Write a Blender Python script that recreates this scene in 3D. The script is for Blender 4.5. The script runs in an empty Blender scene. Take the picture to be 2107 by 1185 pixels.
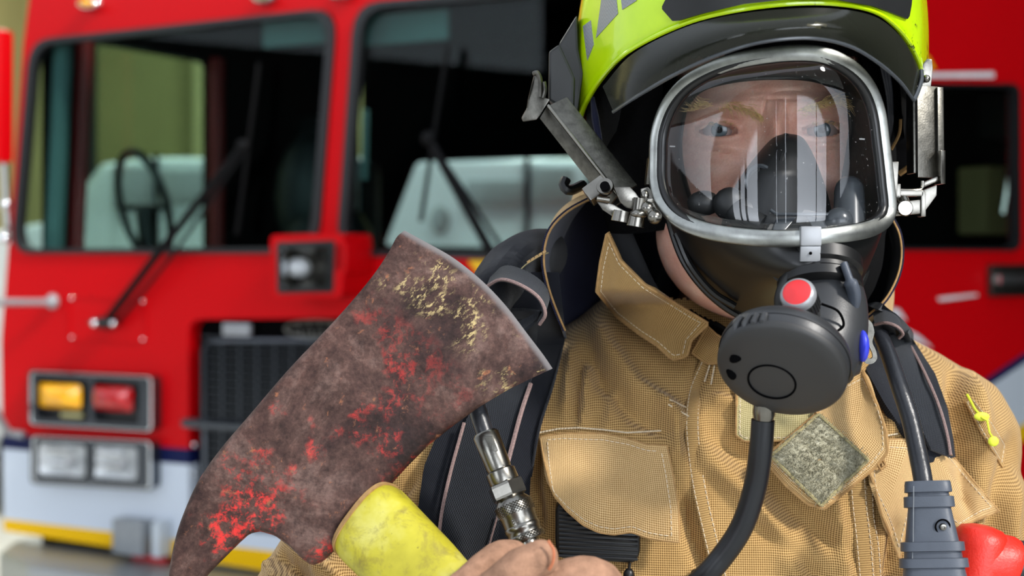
import bpy, bmesh, math, random
import numpy as np
from mathutils import Vector, Matrix
from mathutils.bvhtree import BVHTree
random.seed(7); np.random.seed(7)
SC = bpy.context.scene
COL = SC.collection
# ---------------------------------------------------------------- camera, sky, sun, exposure
F = 2926.0; CX = 1053.5; HV = 530.0; CH = 1.62      # focal length in px of the 2107 frame, horizon row, eye height
cd = bpy.data.cameras.new('camera'); cam = bpy.data.objects.new('camera', cd); COL.objects.link(cam)
cam.location = (0, 0, CH); cam.rotation_euler = (math.radians(90), 0, 0)
cd.sensor_width = 36; cd.lens = F / 2107 * 36; cd.shift_y = -(592.5 - HV) / 2107
cd.clip_start = .05; cd.clip_end = 200
cd.dof.use_dof = True; cd.dof.focus_distance = 1.0; cd.dof.aperture_fstop = 5.6
SC.camera = cam
wd = bpy.data.worlds.new('sky'); SC.world = wd; wd.use_nodes = True
wn = wd.node_tree.nodes; wl = wd.node_tree.links
bg = wn['Background']; bg.inputs[1].default_value = 1.0
tc = wn.new('ShaderNodeTexCoord'); sx = wn.new('ShaderNodeSeparateXYZ'); cr = wn.new('ShaderNodeValToRGB')
wl.new(tc.outputs['Generated'], sx.inputs[0]); wl.new(sx.outputs[2], cr.inputs[0]); wl.new(cr.outputs[0], bg.inputs[0])
cr.color_ramp.elements[0].position = 0.0; cr.color_ramp.elements[0].color = (.56, .60, .66, 1)
cr.color_ramp.elements[1].position = .8; cr.color_ramp.elements[1].color = (.80, .88, 1.0, 1)
# low sky band added on the camera's side (-Y) to brighten the face
def wm(op, a, b=0.0):
    m = wn.new('ShaderNodeMath'); m.operation = op
    for s, x in zip(m.inputs, (a, b)):
        if isinstance(x, (int, float)): s.default_value = x
        else: wl.new(x, s)
    return m.outputs[0]
band = wm('MULTIPLY', wm('POWER', wm('MAXIMUM', wm('MULTIPLY', sx.outputs[1], -1.0), 0.0), 1.5), wm('SUBTRACT', 1.0, wm('MINIMUM', wm('ABSOLUTE', wm('MULTIPLY', sx.outputs[2], 2.2)), 1.0)))
wl.new(wm('ADD', 1.0, wm('MULTIPLY', band, 10.0)), bg.inputs[1])
SC.view_settings.view_transform = 'Standard'; SC.view_settings.look = 'None'
SC.view_settings.exposure = 0.4; SC.view_settings.gamma = 1
sd = bpy.data.lights.new('sun', 'SUN'); so = bpy.data.objects.new('sun', sd); COL.objects.link(so)
sd.energy = 2.9; sd.angle = math.radians(7); sd.color = (1, .96, .9)
so.location = (3, -3, 5)
so.rotation_euler = Vector((.95, -.85, .95)).to_track_quat('Z', 'Y').to_euler()
SC.cycles.max_bounces = 8; SC.cycles.transparent_max_bounces = 24

# ---------------------------------------------------------------- helpers
def P(u, v, d=1.0):
    return np.array([(u - CX) / F * d, d, CH - (v - HV) / F * d])
def uvd(A):
    A = np.asarray(A); d = A[..., 1]
    return A[..., 0] / d * F + CX, HV - (A[..., 2] - CH) / d * F, d
def nrm(a):
    a = np.asarray(a, float); return a / (np.linalg.norm(a, axis=-1, keepdims=True) + 1e-12)
def spl(pts, n, closed=False):
    """Catmull-Rom through pts, resampled evenly to n points"""
    p = np.asarray(pts, float); m = len(p); out = []
    segs = m if closed else m - 1
    for i in range(segs):
        if closed: a, b, c, d = p[(i-1) % m], p[i], p[(i+1) % m], p[(i+2) % m]
        else:
            b, c = p[i], p[i+1]; a = p[i-1] if i else 2*b - c; d = p[i+2] if i+2 < m else 2*c - b
        for t in np.linspace(0, 1, 16, endpoint=False):
            out.append(.5*((2*b)+(-a+c)*t+(2*a-5*b+4*c-d)*t*t+(-a+3*b-3*c+d)*t**3))
    out.append(p[0] if closed else p[-1]); out = np.array(out)
    return resamp(out, n + 1 if closed else n)[:n]
def resamp(pts, n):
    p = np.asarray(pts, float); L = np.r_[0, np.cumsum(np.linalg.norm(np.diff(p, axis=0), axis=1))]
    t = np.linspace(0, L[-1], n)
    return np.stack([np.interp(t, L, p[:, k]) for k in range(p.shape[1])], 1)
class Geo:
    def __init__(s): s.v = []; s.f = []; s.uv = []; s.mi = []; s.n = 0
    def add(s, v, f, uv=None, mi=0):
        v = np.asarray(v, float).reshape(-1, 3)
        s.v.append(v); s.uv.append(np.asarray(uv, float) if uv is not None else np.zeros((len(v), 2)))
        for q in f: s.f.append([int(i) + s.n for i in q]); s.mi.append(mi)
        s.n += len(v); return s
    def merge(s, g, mi=None):
        for k, q in enumerate(g.f): s.f.append([i + s.n for i in q]); s.mi.append(g.mi[k] if mi is None else mi)
        s.v += g.v; s.uv += g.uv; s.n += g.n; return s
    def V(s): return np.concatenate(s.v) if s.v else np.zeros((0, 3))
def G(*parts):
    g = Geo()
    for p in parts: g.merge(p)
    return g
def grid(A, cu=False, cv=False, mi=0, flip=False, uv=None):
    A = np.asarray(A, float); n, m = A.shape[:2]; f = []
    for i in range(n if cu else n - 1):
        for j in range(m if cv else m - 1):
            q = [i*m+j, ((i+1) % n)*m+j, ((i+1) % n)*m+(j+1) % m, i*m+(j+1) % m]
            f.append(q[::-1] if flip else q)
    if uv is None:
        uu, vv = np.meshgrid(np.linspace(0, 1, n), np.linspace(0, 1, m), indexing='ij'); uv = np.stack([uu, vv], -1)
    return Geo().add(A.reshape(-1, 3), f, np.asarray(uv).reshape(-1, 2), mi)
def gnorm(A, toward=None):
    du = np.gradient(A, axis=0); dv = np.gradient(A, axis=1); n = nrm(np.cross(du, dv))
    if toward is None: toward = np.array([0, 0, CH])
    if np.sum(n * (np.asarray(toward) - A)) < 0: n = -n
    return n
def arcuv(A):
    """metric uv of a grid: arc length along both ways"""
    a = np.cumsum(np.r_[np.zeros((1, A.shape[1])), np.linalg.norm(np.diff(A, axis=0), axis=2)], axis=0)
    b = np.cumsum(np.c_[np.zeros((A.shape[0], 1)), np.linalg.norm(np.diff(A, axis=1), axis=2)], axis=1)
    return np.stack([a.mean(1, keepdims=True) + 0*a, b.mean(0, keepdims=True) + 0*b], -1)
def sheet(A, t, mi=0, mb=None, N=None):
    """grid with thickness t behind it"""
    A = np.asarray(A, float); n, m = A.shape[:2]; N = gnorm(A) if N is None else N
    B = A - N * t; f = []; o = n*m
    for i in range(n-1):
        for j in range(m-1):
            f.append([i*m+j, (i+1)*m+j, (i+1)*m+j+1, i*m+j+1])
    k = len(f)
    f += [[a+o for a in q[::-1]] for q in f[:k]]
    rim = [(i, 0) for i in range(n)] + [(n-1, j) for j in range(1, m)] + [(i, m-1) for i in range(n-2, -1, -1)] + [(0, j) for j in range(m-2, 0, -1)]
    r = [i*m+j for i, j in rim]
    for a, b in zip(r, r[1:]+r[:1]): f.append([b, a, a+o, b+o])
    uv = arcuv(A).reshape(-1, 2)
    g = Geo().add(np.r_[A.reshape(-1, 3), B.reshape(-1, 3)], f, np.r_[uv, uv], mi)
    if mb is not None:
        for q in range(k, 2*k): g.mi[q] = mb
    return g
def frames(p, up=None):
    p = np.asarray(p, float); t = nrm(np.gradient(p, axis=0)); n = len(p)
    x = np.zeros_like(p); a = np.array(up if up is not None else [0, -1, .13], float)
    if up is None and abs(np.dot(t[0], nrm(a))) > .9: a = np.array([1., 0, 0])
    x[0] = nrm(a - t[0]*np.dot(a, t[0]))
    for i in range(1, n):
        ref = a if up is not None else x[i-1]
        x[i] = nrm(ref - t[i]*np.dot(ref, t[i]))
    return t, x, nrm(np.cross(t, x))
def tube(p, r, k=12, cap=True, flat=1.0, up=None, mi=0, ex=2.0, closed=False):
    """sweep; r along up, r*flat across; ex = superellipse exponent"""
    p = np.asarray(p, float)
    if closed: p = np.r_[p, p[:1]]
    t, x, y = frames(p, up); n = len(p); r = np.atleast_1d(np.asarray(r, float)); r = np.interp(np.linspace(0, 1, n), np.linspace(0, 1, len(r)), r) if len(r) != n else r
    if closed: t[0] = t[-1] = nrm(p[1]-p[-2]); 
    if closed: _ = [x.__setitem__(i, nrm(x[0]-t[0]*np.dot(x[0], t[0]))) for i in (0, -1)]; y[0] = y[-1] = nrm(np.cross(t[0], x[0]))
    th = np.linspace(0, 2*np.pi, k, endpoint=False); c, s = np.cos(th), np.sin(th)
    c = np.sign(c)*abs(c)**(2/ex); s = np.sign(s)*abs(s)**(2/ex)
    A = p[:, None] + r[:, None, None]*(x[:, None]*c[None, :, None] + flat*y[:, None]*s[None, :, None])
    if closed: return grid(A[:-1], cu=True, cv=True, mi=mi)
    L = np.r_[0, np.cumsum(np.linalg.norm(np.diff(p, axis=0), axis=1))]
    uv = np.stack(np.broadcast_arrays(L[:, None], th[None]), -1)
    g = grid(A, cv=True, mi=mi, uv=uv)
    if cap: g.f += [list(range(k))[::-1], [(n-1)*k+i for i in range(k)]]; g.mi += [mi, mi]
    return g
def basis(ax, ref=None):
    z = nrm(ax); a = np.array(ref if ref is not None else ([0, 0, 1.] if abs(z[2]) < .9 else [1., 0, 0]))
    x = nrm(a - z*np.dot(a, z)); return x, np.cross(z, x), z
def lathe(prof, o, ax, k=32, mi=0, ref=None, ell=1.0, cap=True):
    x, y, z = basis(ax, ref); th = np.linspace(0, 2*np.pi, k, endpoint=False)
    A = np.array([[np.asarray(o) + z*h + r*(x*math.cos(a) + ell*y*math.sin(a)) for a in th] for r, h in prof])
    g = grid(A, cv=True, mi=mi)
    if cap: g.f += [list(range(k))[::-1], [(len(prof)-1)*k+i for i in range(k)]]; g.mi += [mi, mi]
    return g
def from_bm(bm, mi=0):
    bm.verts.ensure_lookup_table(); bm.verts.index_update()
    g = Geo().add([v.co[:] for v in bm.verts], [[v.index for v in f.verts] for f in bm.faces], None, mi); bm.free(); return g
def rbox(c, X, Y, Z, bev=.001, mi=0, seg=2):
    """box about c with half-vectors X, Y, Z"""
    bm = bmesh.new(); c, X, Y, Z = [np.asarray(a, float) for a in (c, X, Y, Z)]; vs = {}
    for i in (-1, 1):
        for j in (-1, 1):
            for k in (-1, 1): vs[i, j, k] = bm.verts.new(c + X*i + Y*j + Z*k)
    for q in ([(-1,-1,-1),(-1,1,-1),(1,1,-1),(1,-1,-1)], [(-1,-1,1),(1,-1,1),(1,1,1),(-1,1,1)], [(-1,-1,-1),(1,-1,-1),(1,-1,1),(-1,-1,1)],
              [(-1,1,-1),(-1,1,1),(1,1,1),(1,1,-1)], [(-1,-1,-1),(-1,-1,1),(-1,1,1),(-1,1,-1)], [(1,-1,-1),(1,1,-1),(1,1,1),(1,-1,1)]):
        bm.faces.new([vs[a] for a in q])
    if bev: bmesh.ops.bevel(bm, geom=bm.edges[:], offset=bev, segments=seg, profile=.6, affect='EDGES')
    return from_bm(bm, mi)
def prism(pts, off, bev=.0008, mi=0, seg=2):
    """planar polygon (3D points) extruded by vector off"""
    bm = bmesh.new(); off = Vector(off)
    a = [bm.verts.new(p) for p in pts]; b = [bm.verts.new(Vector(p) + off) for p in pts]; n = len(a)
    bm.faces.new(a); bm.faces.new(b[::-1])
    for i in range(n): bm.faces.new([a[i], b[i], b[(i+1) % n], a[(i+1) % n]][::-1])
    bmesh.ops.recalc_face_normals(bm, faces=bm.faces[:])
    if bev: bmesh.ops.bevel(bm, geom=[e for e in bm.edges if e.calc_face_angle(0) > .35], offset=bev, segments=seg, profile=.6, affect='EDGES')
    return from_bm(bm, mi)
def ball(c, r, seg=20, mi=0, axes=None):
    r = np.broadcast_to(np.asarray(r, float), (3,)); ax = np.eye(3) if axes is None else np.asarray(axes)
    th = np.linspace(0, 2*np.pi, seg, endpoint=False); ph = np.linspace(-np.pi/2+1e-3, np.pi/2-1e-3, seg//2+1)
    D = np.stack(np.broadcast_arrays(np.cos(ph)[:, None]*np.cos(th)*r[0], np.cos(ph)[:, None]*np.sin(th)*r[1], np.sin(ph)[:, None]*r[2]), -1) @ ax
    g = grid(np.asarray(c)+D, cv=True, mi=mi); k = len(th); n = len(ph)
    g.f += [list(range(k))[::-1], [(n-1)*k+i for i in range(k)]]; g.mi += [mi, mi]; return g
def coons(b, r, t, l, n=24, m=24):
    """b: left->right bottom, t: left->right top, l: bottom->top left, r: bottom->top right; grid[i along b][j along l]"""
    b, t, l, r = resamp(b, n), resamp(t, n), resamp(l, m), resamp(r, m)
    s = np.linspace(0, 1, n)[:, None, None]; q = np.linspace(0, 1, m)[None, :, None]
    return (1-q)*b[:, None] + q*t[:, None] + (1-s)*l[None] + s*r[None] - ((1-s)*(1-q)*b[0] + s*(1-q)*b[-1] + (1-s)*q*t[0] + s*q*t[-1])
def mesh(name, g, mats, parent=None, smooth=True, recalc=False, sharp=42):
    if not isinstance(mats, (list, tuple)): mats = [mats]
    me = bpy.data.meshes.new(name); v = g.V()
    off = np.zeros(3)
    if parent is None: off = (v.min(0)+v.max(0))/2; off[2] = v[:, 2].min()
    me.from_pydata((v-off).tolist(), [], g.f)
    for m in mats: me.materials.append(m)
    me.polygons.foreach_set('material_index', g.mi)
    me.polygons.foreach_set('use_smooth', [smooth]*len(g.f))
    ul = me.uv_layers.new(name='UVMap'); idx = np.zeros(len(me.loops), np.int32); me.loops.foreach_get('vertex_index', idx)
    ul.data.foreach_set('uv', np.concatenate(g.uv)[idx].ravel())
    if recalc:
        bm = bmesh.new(); bm.from_mesh(me); bmesh.ops.recalc_face_normals(bm, faces=bm.faces[:]); bm.to_mesh(me); bm.free()
    me.update()
    if smooth and sharp: me.set_sharp_from_angle(angle=math.radians(sharp))
    o = bpy.data.objects.new(name, me); COL.objects.link(o); o.location = off
    if parent is not None: attach(o, parent)
    return o
def attach(o, parent):
    o.parent = parent
    if parent.parent is None: o.matrix_parent_inverse = Matrix.Translation(-Vector(parent.location))
def tag(o, label, cat=None, group=None):
    o['label'] = label
    if cat: o['category'] = cat
    if group: o['group'] = group
    return o
def thing(name, loc, label, cat, group=None):
    o = bpy.data.objects.new(name, None); COL.objects.link(o); o.location = Vector(loc); o.empty_display_size = .05
    return tag(o, label, cat, group)
def struct(name, g, mats, **k):
    o = mesh(name, g, mats, None, **k); o['kind'] = 'structure'; return o
def remesh(g, vox, smooth=4):
    me = bpy.data.meshes.new('tmp'); me.from_pydata(g.V().tolist(), [], g.f)
    bm = bmesh.new(); bm.from_mesh(me); bmesh.ops.recalc_face_normals(bm, faces=bm.faces[:]); bm.to_mesh(me); bm.free()
    o = bpy.data.objects.new('tmp', me); COL.objects.link(o)
    m = o.modifiers.new('r', 'REMESH'); m.mode = 'VOXEL'; m.voxel_size = vox
    if smooth: s = o.modifiers.new('s', 'SMOOTH'); s.iterations = smooth; s.factor = .5
    dg = bpy.context.evaluated_depsgraph_get(); e = bpy.data.meshes.new_from_object(o.evaluated_get(dg))
    v = np.zeros(len(e.vertices)*3); e.vertices.foreach_get('co', v); v = v.reshape(-1, 3)
    n = np.zeros(len(e.vertices)*3); e.vertices.foreach_get('normal', n); n = n.reshape(-1, 3)
    f = [list(p.vertices) for p in e.polygons]
    bpy.data.objects.remove(o); bpy.data.meshes.remove(me); bpy.data.meshes.remove(e)
    return v, f, n
def seglines(U, V, lines):
    """sum of gaussian ridges; lines: (pts[(u,v)], width, amp)"""
    out = np.zeros_like(U)
    for pts, w, a in lines:
        p = np.asarray(pts, float); best = np.full(U.shape, 1e9); tt = np.zeros_like(U); tot = len(p)-1
        for i in range(tot):
            e = p[i+1]-p[i]; L = np.dot(e, e); q = np.clip(((U-p[i, 0])*e[0]+(V-p[i, 1])*e[1])/L, 0, 1)
            d = np.hypot(U-p[i, 0]-q*e[0], V-p[i, 1]-q*e[1]); k = d < best; best = np.where(k, d, best); tt = np.where(k, (i+q)/tot, tt)
        out += a*np.exp(-(best/w)**2)*np.clip(np.minimum(tt, 1-tt)*5+.15, 0, 1)
    return out
def inpoly(U, V, poly):
    p = np.asarray(poly, float); c = np.zeros(U.shape, bool); n = len(p); j = n-1
    for i in range(n):
        xi, yi, xj, yj = *p[i], *p[j]
        c ^= ((yi > V) != (yj > V)) & (U < (xj-xi)*(V-yi)/(yj-yi+1e-9)+xi); j = i
    return c
# ---------------------------------------------------------------- materials
def new(name):
    m = bpy.data.materials.new(name); m.use_nodes = True; nt = m.node_tree; return m, nt, nt.nodes, nt.links, nt.nodes['Principled BSDF']
def col(c): return (*[((x/255)/12.92 if x/255 <= .04045 else ((x/255+.055)/1.055)**2.4) for x in c], 1)
def setp(b, **k):
    for n, v in k.items(): b.inputs[n.replace('_', ' ')].default_value = v
def noise_(nt, coord, scale, detail=4, rough=.6, dist=0):
    n = nt.nodes.new('ShaderNodeTexNoise'); n.inputs['Scale'].default_value = scale; n.inputs['Detail'].default_value = detail
    n.inputs['Roughness'].default_value = rough; n.inputs['Distortion'].default_value = dist; nt.links.new(coord, n.inputs['Vector']); return n.outputs['Fac']
def ramp(nt, src, stops, const=False):
    r = nt.nodes.new('ShaderNodeValToRGB'); e = r.color_ramp.elements
    if const: r.color_ramp.interpolation = 'CONSTANT'
    while len(e) < len(stops): e.new(.5)
    for k, (p, c) in enumerate(stops): e[k].position = p; e[k].color = c if len(c) == 4 else (*c, 1)
    nt.links.new(src, r.inputs[0]); return r.outputs[0]
def mixc(nt, fac, a, b, mode='MIX'):
    m = nt.nodes.new('ShaderNodeMix'); m.data_type = 'RGBA'; m.blend_type = mode
    for s, x in ((m.inputs[0], fac), (m.inputs[6], a), (m.inputs[7], b)):
        if isinstance(x, (int, float, tuple)): s.default_value = x
        else: nt.links.new(x, s)
    return m.outputs[2]
def math_(nt, op, a, b=0, c=0):
    m = nt.nodes.new('ShaderNodeMath'); m.operation = op
    for s, x in zip(m.inputs, (a, b, c)):
        if isinstance(x, (int, float)): s.default_value = x
        else: nt.links.new(x, s)
    return m.outputs[0]
def bump(nt, b, h, strength=.3, dist=.001, prev=None):
    n = nt.nodes.new('ShaderNodeBump'); n.inputs['Strength'].default_value = strength; n.inputs['Distance'].default_value = dist
    nt.links.new(h, n.inputs['Height'])
    if prev is not None: nt.links.new(prev, n.inputs['Normal'])
    nt.links.new(n.outputs[0], b.inputs['Normal']); return n.outputs[0]
def pos(nt): return nt.nodes.new('ShaderNodeTexCoord').outputs['Object']
def uvc(nt): return nt.nodes.new('ShaderNodeTexCoord').outputs['UV']
def plain(name, c, rough=.5, metal=0, var=.12, vs=60, bs=0, bsc=300, coat=0, spec=.5):
    m, nt, n, l, b = new(name); setp(b, Roughness=rough, Metallic=metal, Coat_Weight=coat); b.inputs['Specular IOR Level'].default_value = spec
    c = col(c); co = pos(nt); f = noise_(nt, co, vs)
    d = tuple(x*(1-var) for x in c[:3]); e = tuple(min(1, x*(1+var)) for x in c[:3])
    l.new(ramp(nt, f, [(.3, d), (.7, e)]), b.inputs['Base Color'])
    if bs: bump(nt, b, noise_(nt, co, bsc, 3), bs, .001)
    return m
def fabric(name, c1, c2, period, bstr=.6, mode='waffle', dirt=None, rough=.95):
    """woven cloth laid out in metric uv"""
    m, nt, n, l, b = new(name); setp(b, Roughness=rough); b.inputs['Specular IOR Level'].default_value = .15
    setp(b, Sheen_Weight=.15, Sheen_Roughness=.5)
    s = n.new('ShaderNodeSeparateXYZ'); l.new(uvc(nt), s.inputs[0]); k = 2*math.pi/period
    if mode == 'waffle':
        a = math_(nt, 'SINE', math_(nt, 'MULTIPLY', s.outputs[0], k)); c = math_(nt, 'SINE', math_(nt, 'MULTIPLY', s.outputs[1], k))
        h = math_(nt, 'MULTIPLY_ADD', math_(nt, 'ADD', a, c), .25, .5)
    elif mode == 'twill':
        a = math_(nt, 'ADD', s.outputs[0], math_(nt, 'MULTIPLY', s.outputs[1], .7)); h = math_(nt, 'MULTIPLY_ADD', math_(nt, 'SINE', math_(nt, 'MULTIPLY', a, k)), .5, .5)
    else:
        a = math_(nt, 'SINE', math_(nt, 'MULTIPLY', s.outputs[0], k)); c = math_(nt, 'SINE', math_(nt, 'MULTIPLY', s.outputs[1], k*.5))
        h = math_(nt, 'MULTIPLY_ADD', math_(nt, 'MULTIPLY', a, c), .5, .5)
    w = ramp(nt, h, [(.15, col(c1)), (.75, col(c2))])
    co = pos(nt); f = noise_(nt, co, 9, 5, .65)
    w = mixc(nt, ramp(nt, f, [(.42, (0, 0, 0)), (.8, (.55, .55, .55))]), w, col(dirt or c1), 'MIX')
    f2 = noise_(nt, co, 900, 2); w = mixc(nt, .25, w, ramp(nt, f2, [(.3, (.55, .55, .55)), (.7, (1, 1, 1))]), 'MULTIPLY')
    l.new(w, b.inputs['Base Color']); bump(nt, b, h, bstr, .0007); return m
TAN1, TAN2 = (108, 76, 36), (206, 170, 112)
M = {}
M['tan'] = fabric('tan ripstop shell cloth', TAN1, TAN2, .00165, .38, dirt=(128, 94, 50))
M['tan_flap'] = fabric('paler tan flap cloth', (138, 104, 60), (220, 188, 136), .00155, .35, dirt=(150, 114, 66))
M['tan_plain'] = plain('tan hem edge', (166, 130, 82), .9, var=.2, vs=200, bs=.3)
M['thread'] = plain('pale stitching thread', (212, 196, 168), .9, var=.15, vs=400)
M['navy_cloth'] = fabric('navy lining', (10, 11, 22), (46, 49, 78), .0016, .3, 'twill', dirt=(14, 15, 24))
M['black_cloth'] = plain('black knitted hood', (12, 12, 13), .95, var=.4, vs=500, bs=.6, bsc=900, spec=.1)
M['black_knit'] = M['black_cloth']
M['web'] = fabric('black woven webbing', (9, 10, 12), (52, 56, 63), .0015, .8, 'basket', dirt=(20, 21, 26))
M['webtwill'] = fabric('dark twill webbing', (9, 10, 13), (36, 39, 48), .0013, .5, 'twill', dirt=(20, 21, 26))
M['pipe'] = plain('faded pink piping', (134, 112, 108), .9, var=.35, vs=900, bs=.5)
M['rubber'] = plain('black rubber', (18, 18, 18), .33, var=.25, vs=14, spec=.5)
M['rubber_matt'] = plain('matt black rubber', (26, 27, 28), .5, var=.2, vs=30, bs=.06, bsc=600)
M['reg'] = plain('charcoal moulded plastic', (46, 47, 49), .38, var=.1, vs=20, bs=.08, bsc=900)
M['reg_face'] = plain('charcoal face cap', (42, 42, 42), .5, var=.08, vs=20, bs=.05, bsc=900)
M['black'] = plain('black plastic', (12, 12, 13), .4, var=.2)
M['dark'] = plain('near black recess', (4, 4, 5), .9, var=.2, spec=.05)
M['steel'] = plain('brushed steel', (128, 125, 118), .26, 1, var=.12, vs=120, bs=.05, bsc=500)
M['steel_dull'] = plain('worn steel channel', (96, 94, 88), .34, 1, var=.3, vs=160, bs=.12, bsc=700)
M['frame'] = plain('grey metal clamp band', (158, 160, 156), .36, 1, var=.2, vs=90, bs=.05)
M['chrome'] = plain('chrome', (225, 228, 232), .08, 1, var=.04)
M['silver'] = plain('silver plastic', (150, 152, 155), .35, .25, var=.06)
M['red_btn'] = plain('red button', (205, 44, 48), .4, var=.08, vs=90)
M['blue_btn'] = plain('blue button', (52, 62, 200), .4)
M['orange_red'] = plain('orange red rubber', (214, 40, 24), .42, var=.07, vs=40, bs=.35, bsc=450)
M['boot'] = plain('slate rubber boot', (70, 76, 86), .46, var=.1, vs=60, bs=.12, bsc=900)
M['cable'] = plain('dark grey rubber cable', (38, 40, 45), .34, var=.2, vs=50, bs=.25, bsc=350)
M['hose'] = plain('black ribbed hose', (16, 18, 22), .38, var=.2, vs=80, bs=.1)
M['glass_gray'] = plain('grey clear plastic', (66, 70, 74), .25, var=.1)
M['suede'] = plain('tan suede glove', (154, 118, 96), .95, var=.25, vs=120, bs=.6, bsc=500, spec=.1)
M['leather_wear'] = plain('worn orange leather', (176, 104, 70), .8, var=.2, vs=300)
M['yellowgreen'] = plain('fluorescent yellow trim', (214, 226, 60), .6, var=.1)
M['hair'] = plain('blond hair', (228, 196, 136), .5, var=.35, vs=400)
M['eye_white'] = plain('eye white', (168, 152, 148), .15, var=.04)
M['iris'] = plain('grey blue iris', (66, 80, 86), .15, var=.3, vs=900)
M['pupil'] = plain('pupil', (5, 5, 6), .1)
M['khaki'] = plain('khaki painted wall', (136, 130, 82), .85, var=.07, vs=2)
M['khaki2'] = plain('pale khaki panel', (158, 152, 106), .85, var=.06, vs=2)
M['concrete'] = plain('grey concrete', (184, 184, 178), .85, var=.1, vs=3)
M['ceiling'] = plain('dark steel ceiling', (50, 54, 50), .8, var=.2, vs=2)
M['white_paint'] = plain('white van paint', (186, 194, 200), .35, var=.02, vs=2, coat=.4)
M['tyre'] = plain('tyre rubber', (20, 20, 20), .8)
M['dash'] = plain('dark cab trim', (26, 32, 32), .7, var=.3, vs=8)
M['seat'] = plain('dark seat vinyl', (16, 24, 26), .45, var=.3, vs=10)
M['teal'] = plain('teal cab trim and reflection', (92, 122, 122), .6, var=.1, vs=6)
M['red_dark'] = plain('dark red inner pillar', (130, 14, 18), .5)
M['red'] = plain('gloss fire engine red paint', (186, 2, 10), .35, var=.03, vs=1.5, spec=.15)
M['red_side'] = M['red']
M['trim_black'] = plain('black window rubber', (14, 15, 17), .45)
M['amber'] = plain('amber lens', (255, 170, 0), .15, var=.25, vs=40, coat=.5)
M['red_lens'] = plain('red lens', (170, 4, 12), .12, var=.4, vs=40, coat=.5)
M['yellow_paint'] = plain('yellow paint', (226, 176, 0), .4, var=.03)
M['white_strip'] = plain('white sticker', (214, 214, 214), .4)
M['navy_paint'] = plain('navy stripe', (18, 26, 70), .35)
M['grey_paint'] = plain('grey metal plate', (138, 142, 145), .4, .3)
M['bright'] = plain('bright lamp reflector', (206, 210, 212), .2, .35, var=.25, vs=30)
M['bezel'] = plain('dark chrome bezel', (84, 88, 94), .22, .9, var=.1)
M['wiper'] = plain('matt black wiper', (7, 7, 8), .7, spec=.15)
M['lime'] = None

def skin():
    m, nt, n, l, b = new('skin'); setp(b, Roughness=.45, Subsurface_Weight=.25, Subsurface_Scale=.008)
    b.inputs['Subsurface Radius'].default_value = (1, .35, .2)
    co = pos(nt); f = noise_(nt, co, 40, 5, .6); f2 = noise_(nt, co, 700, 3)
    w = ramp(nt, f, [(.3, col((226, 164, 142))), (.5, col((238, 186, 164))), (.75, col((250, 214, 194)))])
    w = mixc(nt, .3, w, ramp(nt, f2, [(.35, (.72, .6, .56)), (.65, (1, 1, 1))]), 'MULTIPLY')
    l.new(w, b.inputs['Base Color']); bump(nt, b, f2, .25, .0006); return m
M['skin'] = skin()
def lime():
    m, nt, n, l, b = new('lime helmet paint'); setp(b, Roughness=.22, Coat_Weight=.5)
    co = pos(nt); f = noise_(nt, co, 14, 6, .75, .6); f2 = noise_(nt, co, 60, 5, .8)
    g = math_(nt, 'MULTIPLY', ramp(nt, f, [(.57, (0, 0, 0)), (.62, (1, 1, 1))]), ramp(nt, f2, [(.54, (0, 0, 0)), (.60, (1, 1, 1))]))
    w = ramp(nt, noise_(nt, co, 20), [(.3, col((186, 226, 0))), (.7, col((204, 240, 10)))])
    l.new(mixc(nt, g, w, col((50, 60, 20))), b.inputs['Base Color']); return m
M['lime'] = lime()
def reflective():
    m, nt, n, l, b = new('silver reflective sticker'); setp(b, Roughness=.45, Metallic=.2)
    c = n.new('ShaderNodeTexChecker'); c.inputs['Scale'].default_value = 700; l.new(pos(nt), c.inputs['Vector'])
    c.inputs['Color1'].default_value = col((132, 136, 140)); c.inputs['Color2'].default_value = col((152, 156, 160))
    l.new(c.outputs[0], b.inputs['Base Color']); return m
M['reflect'] = reflective()
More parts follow.
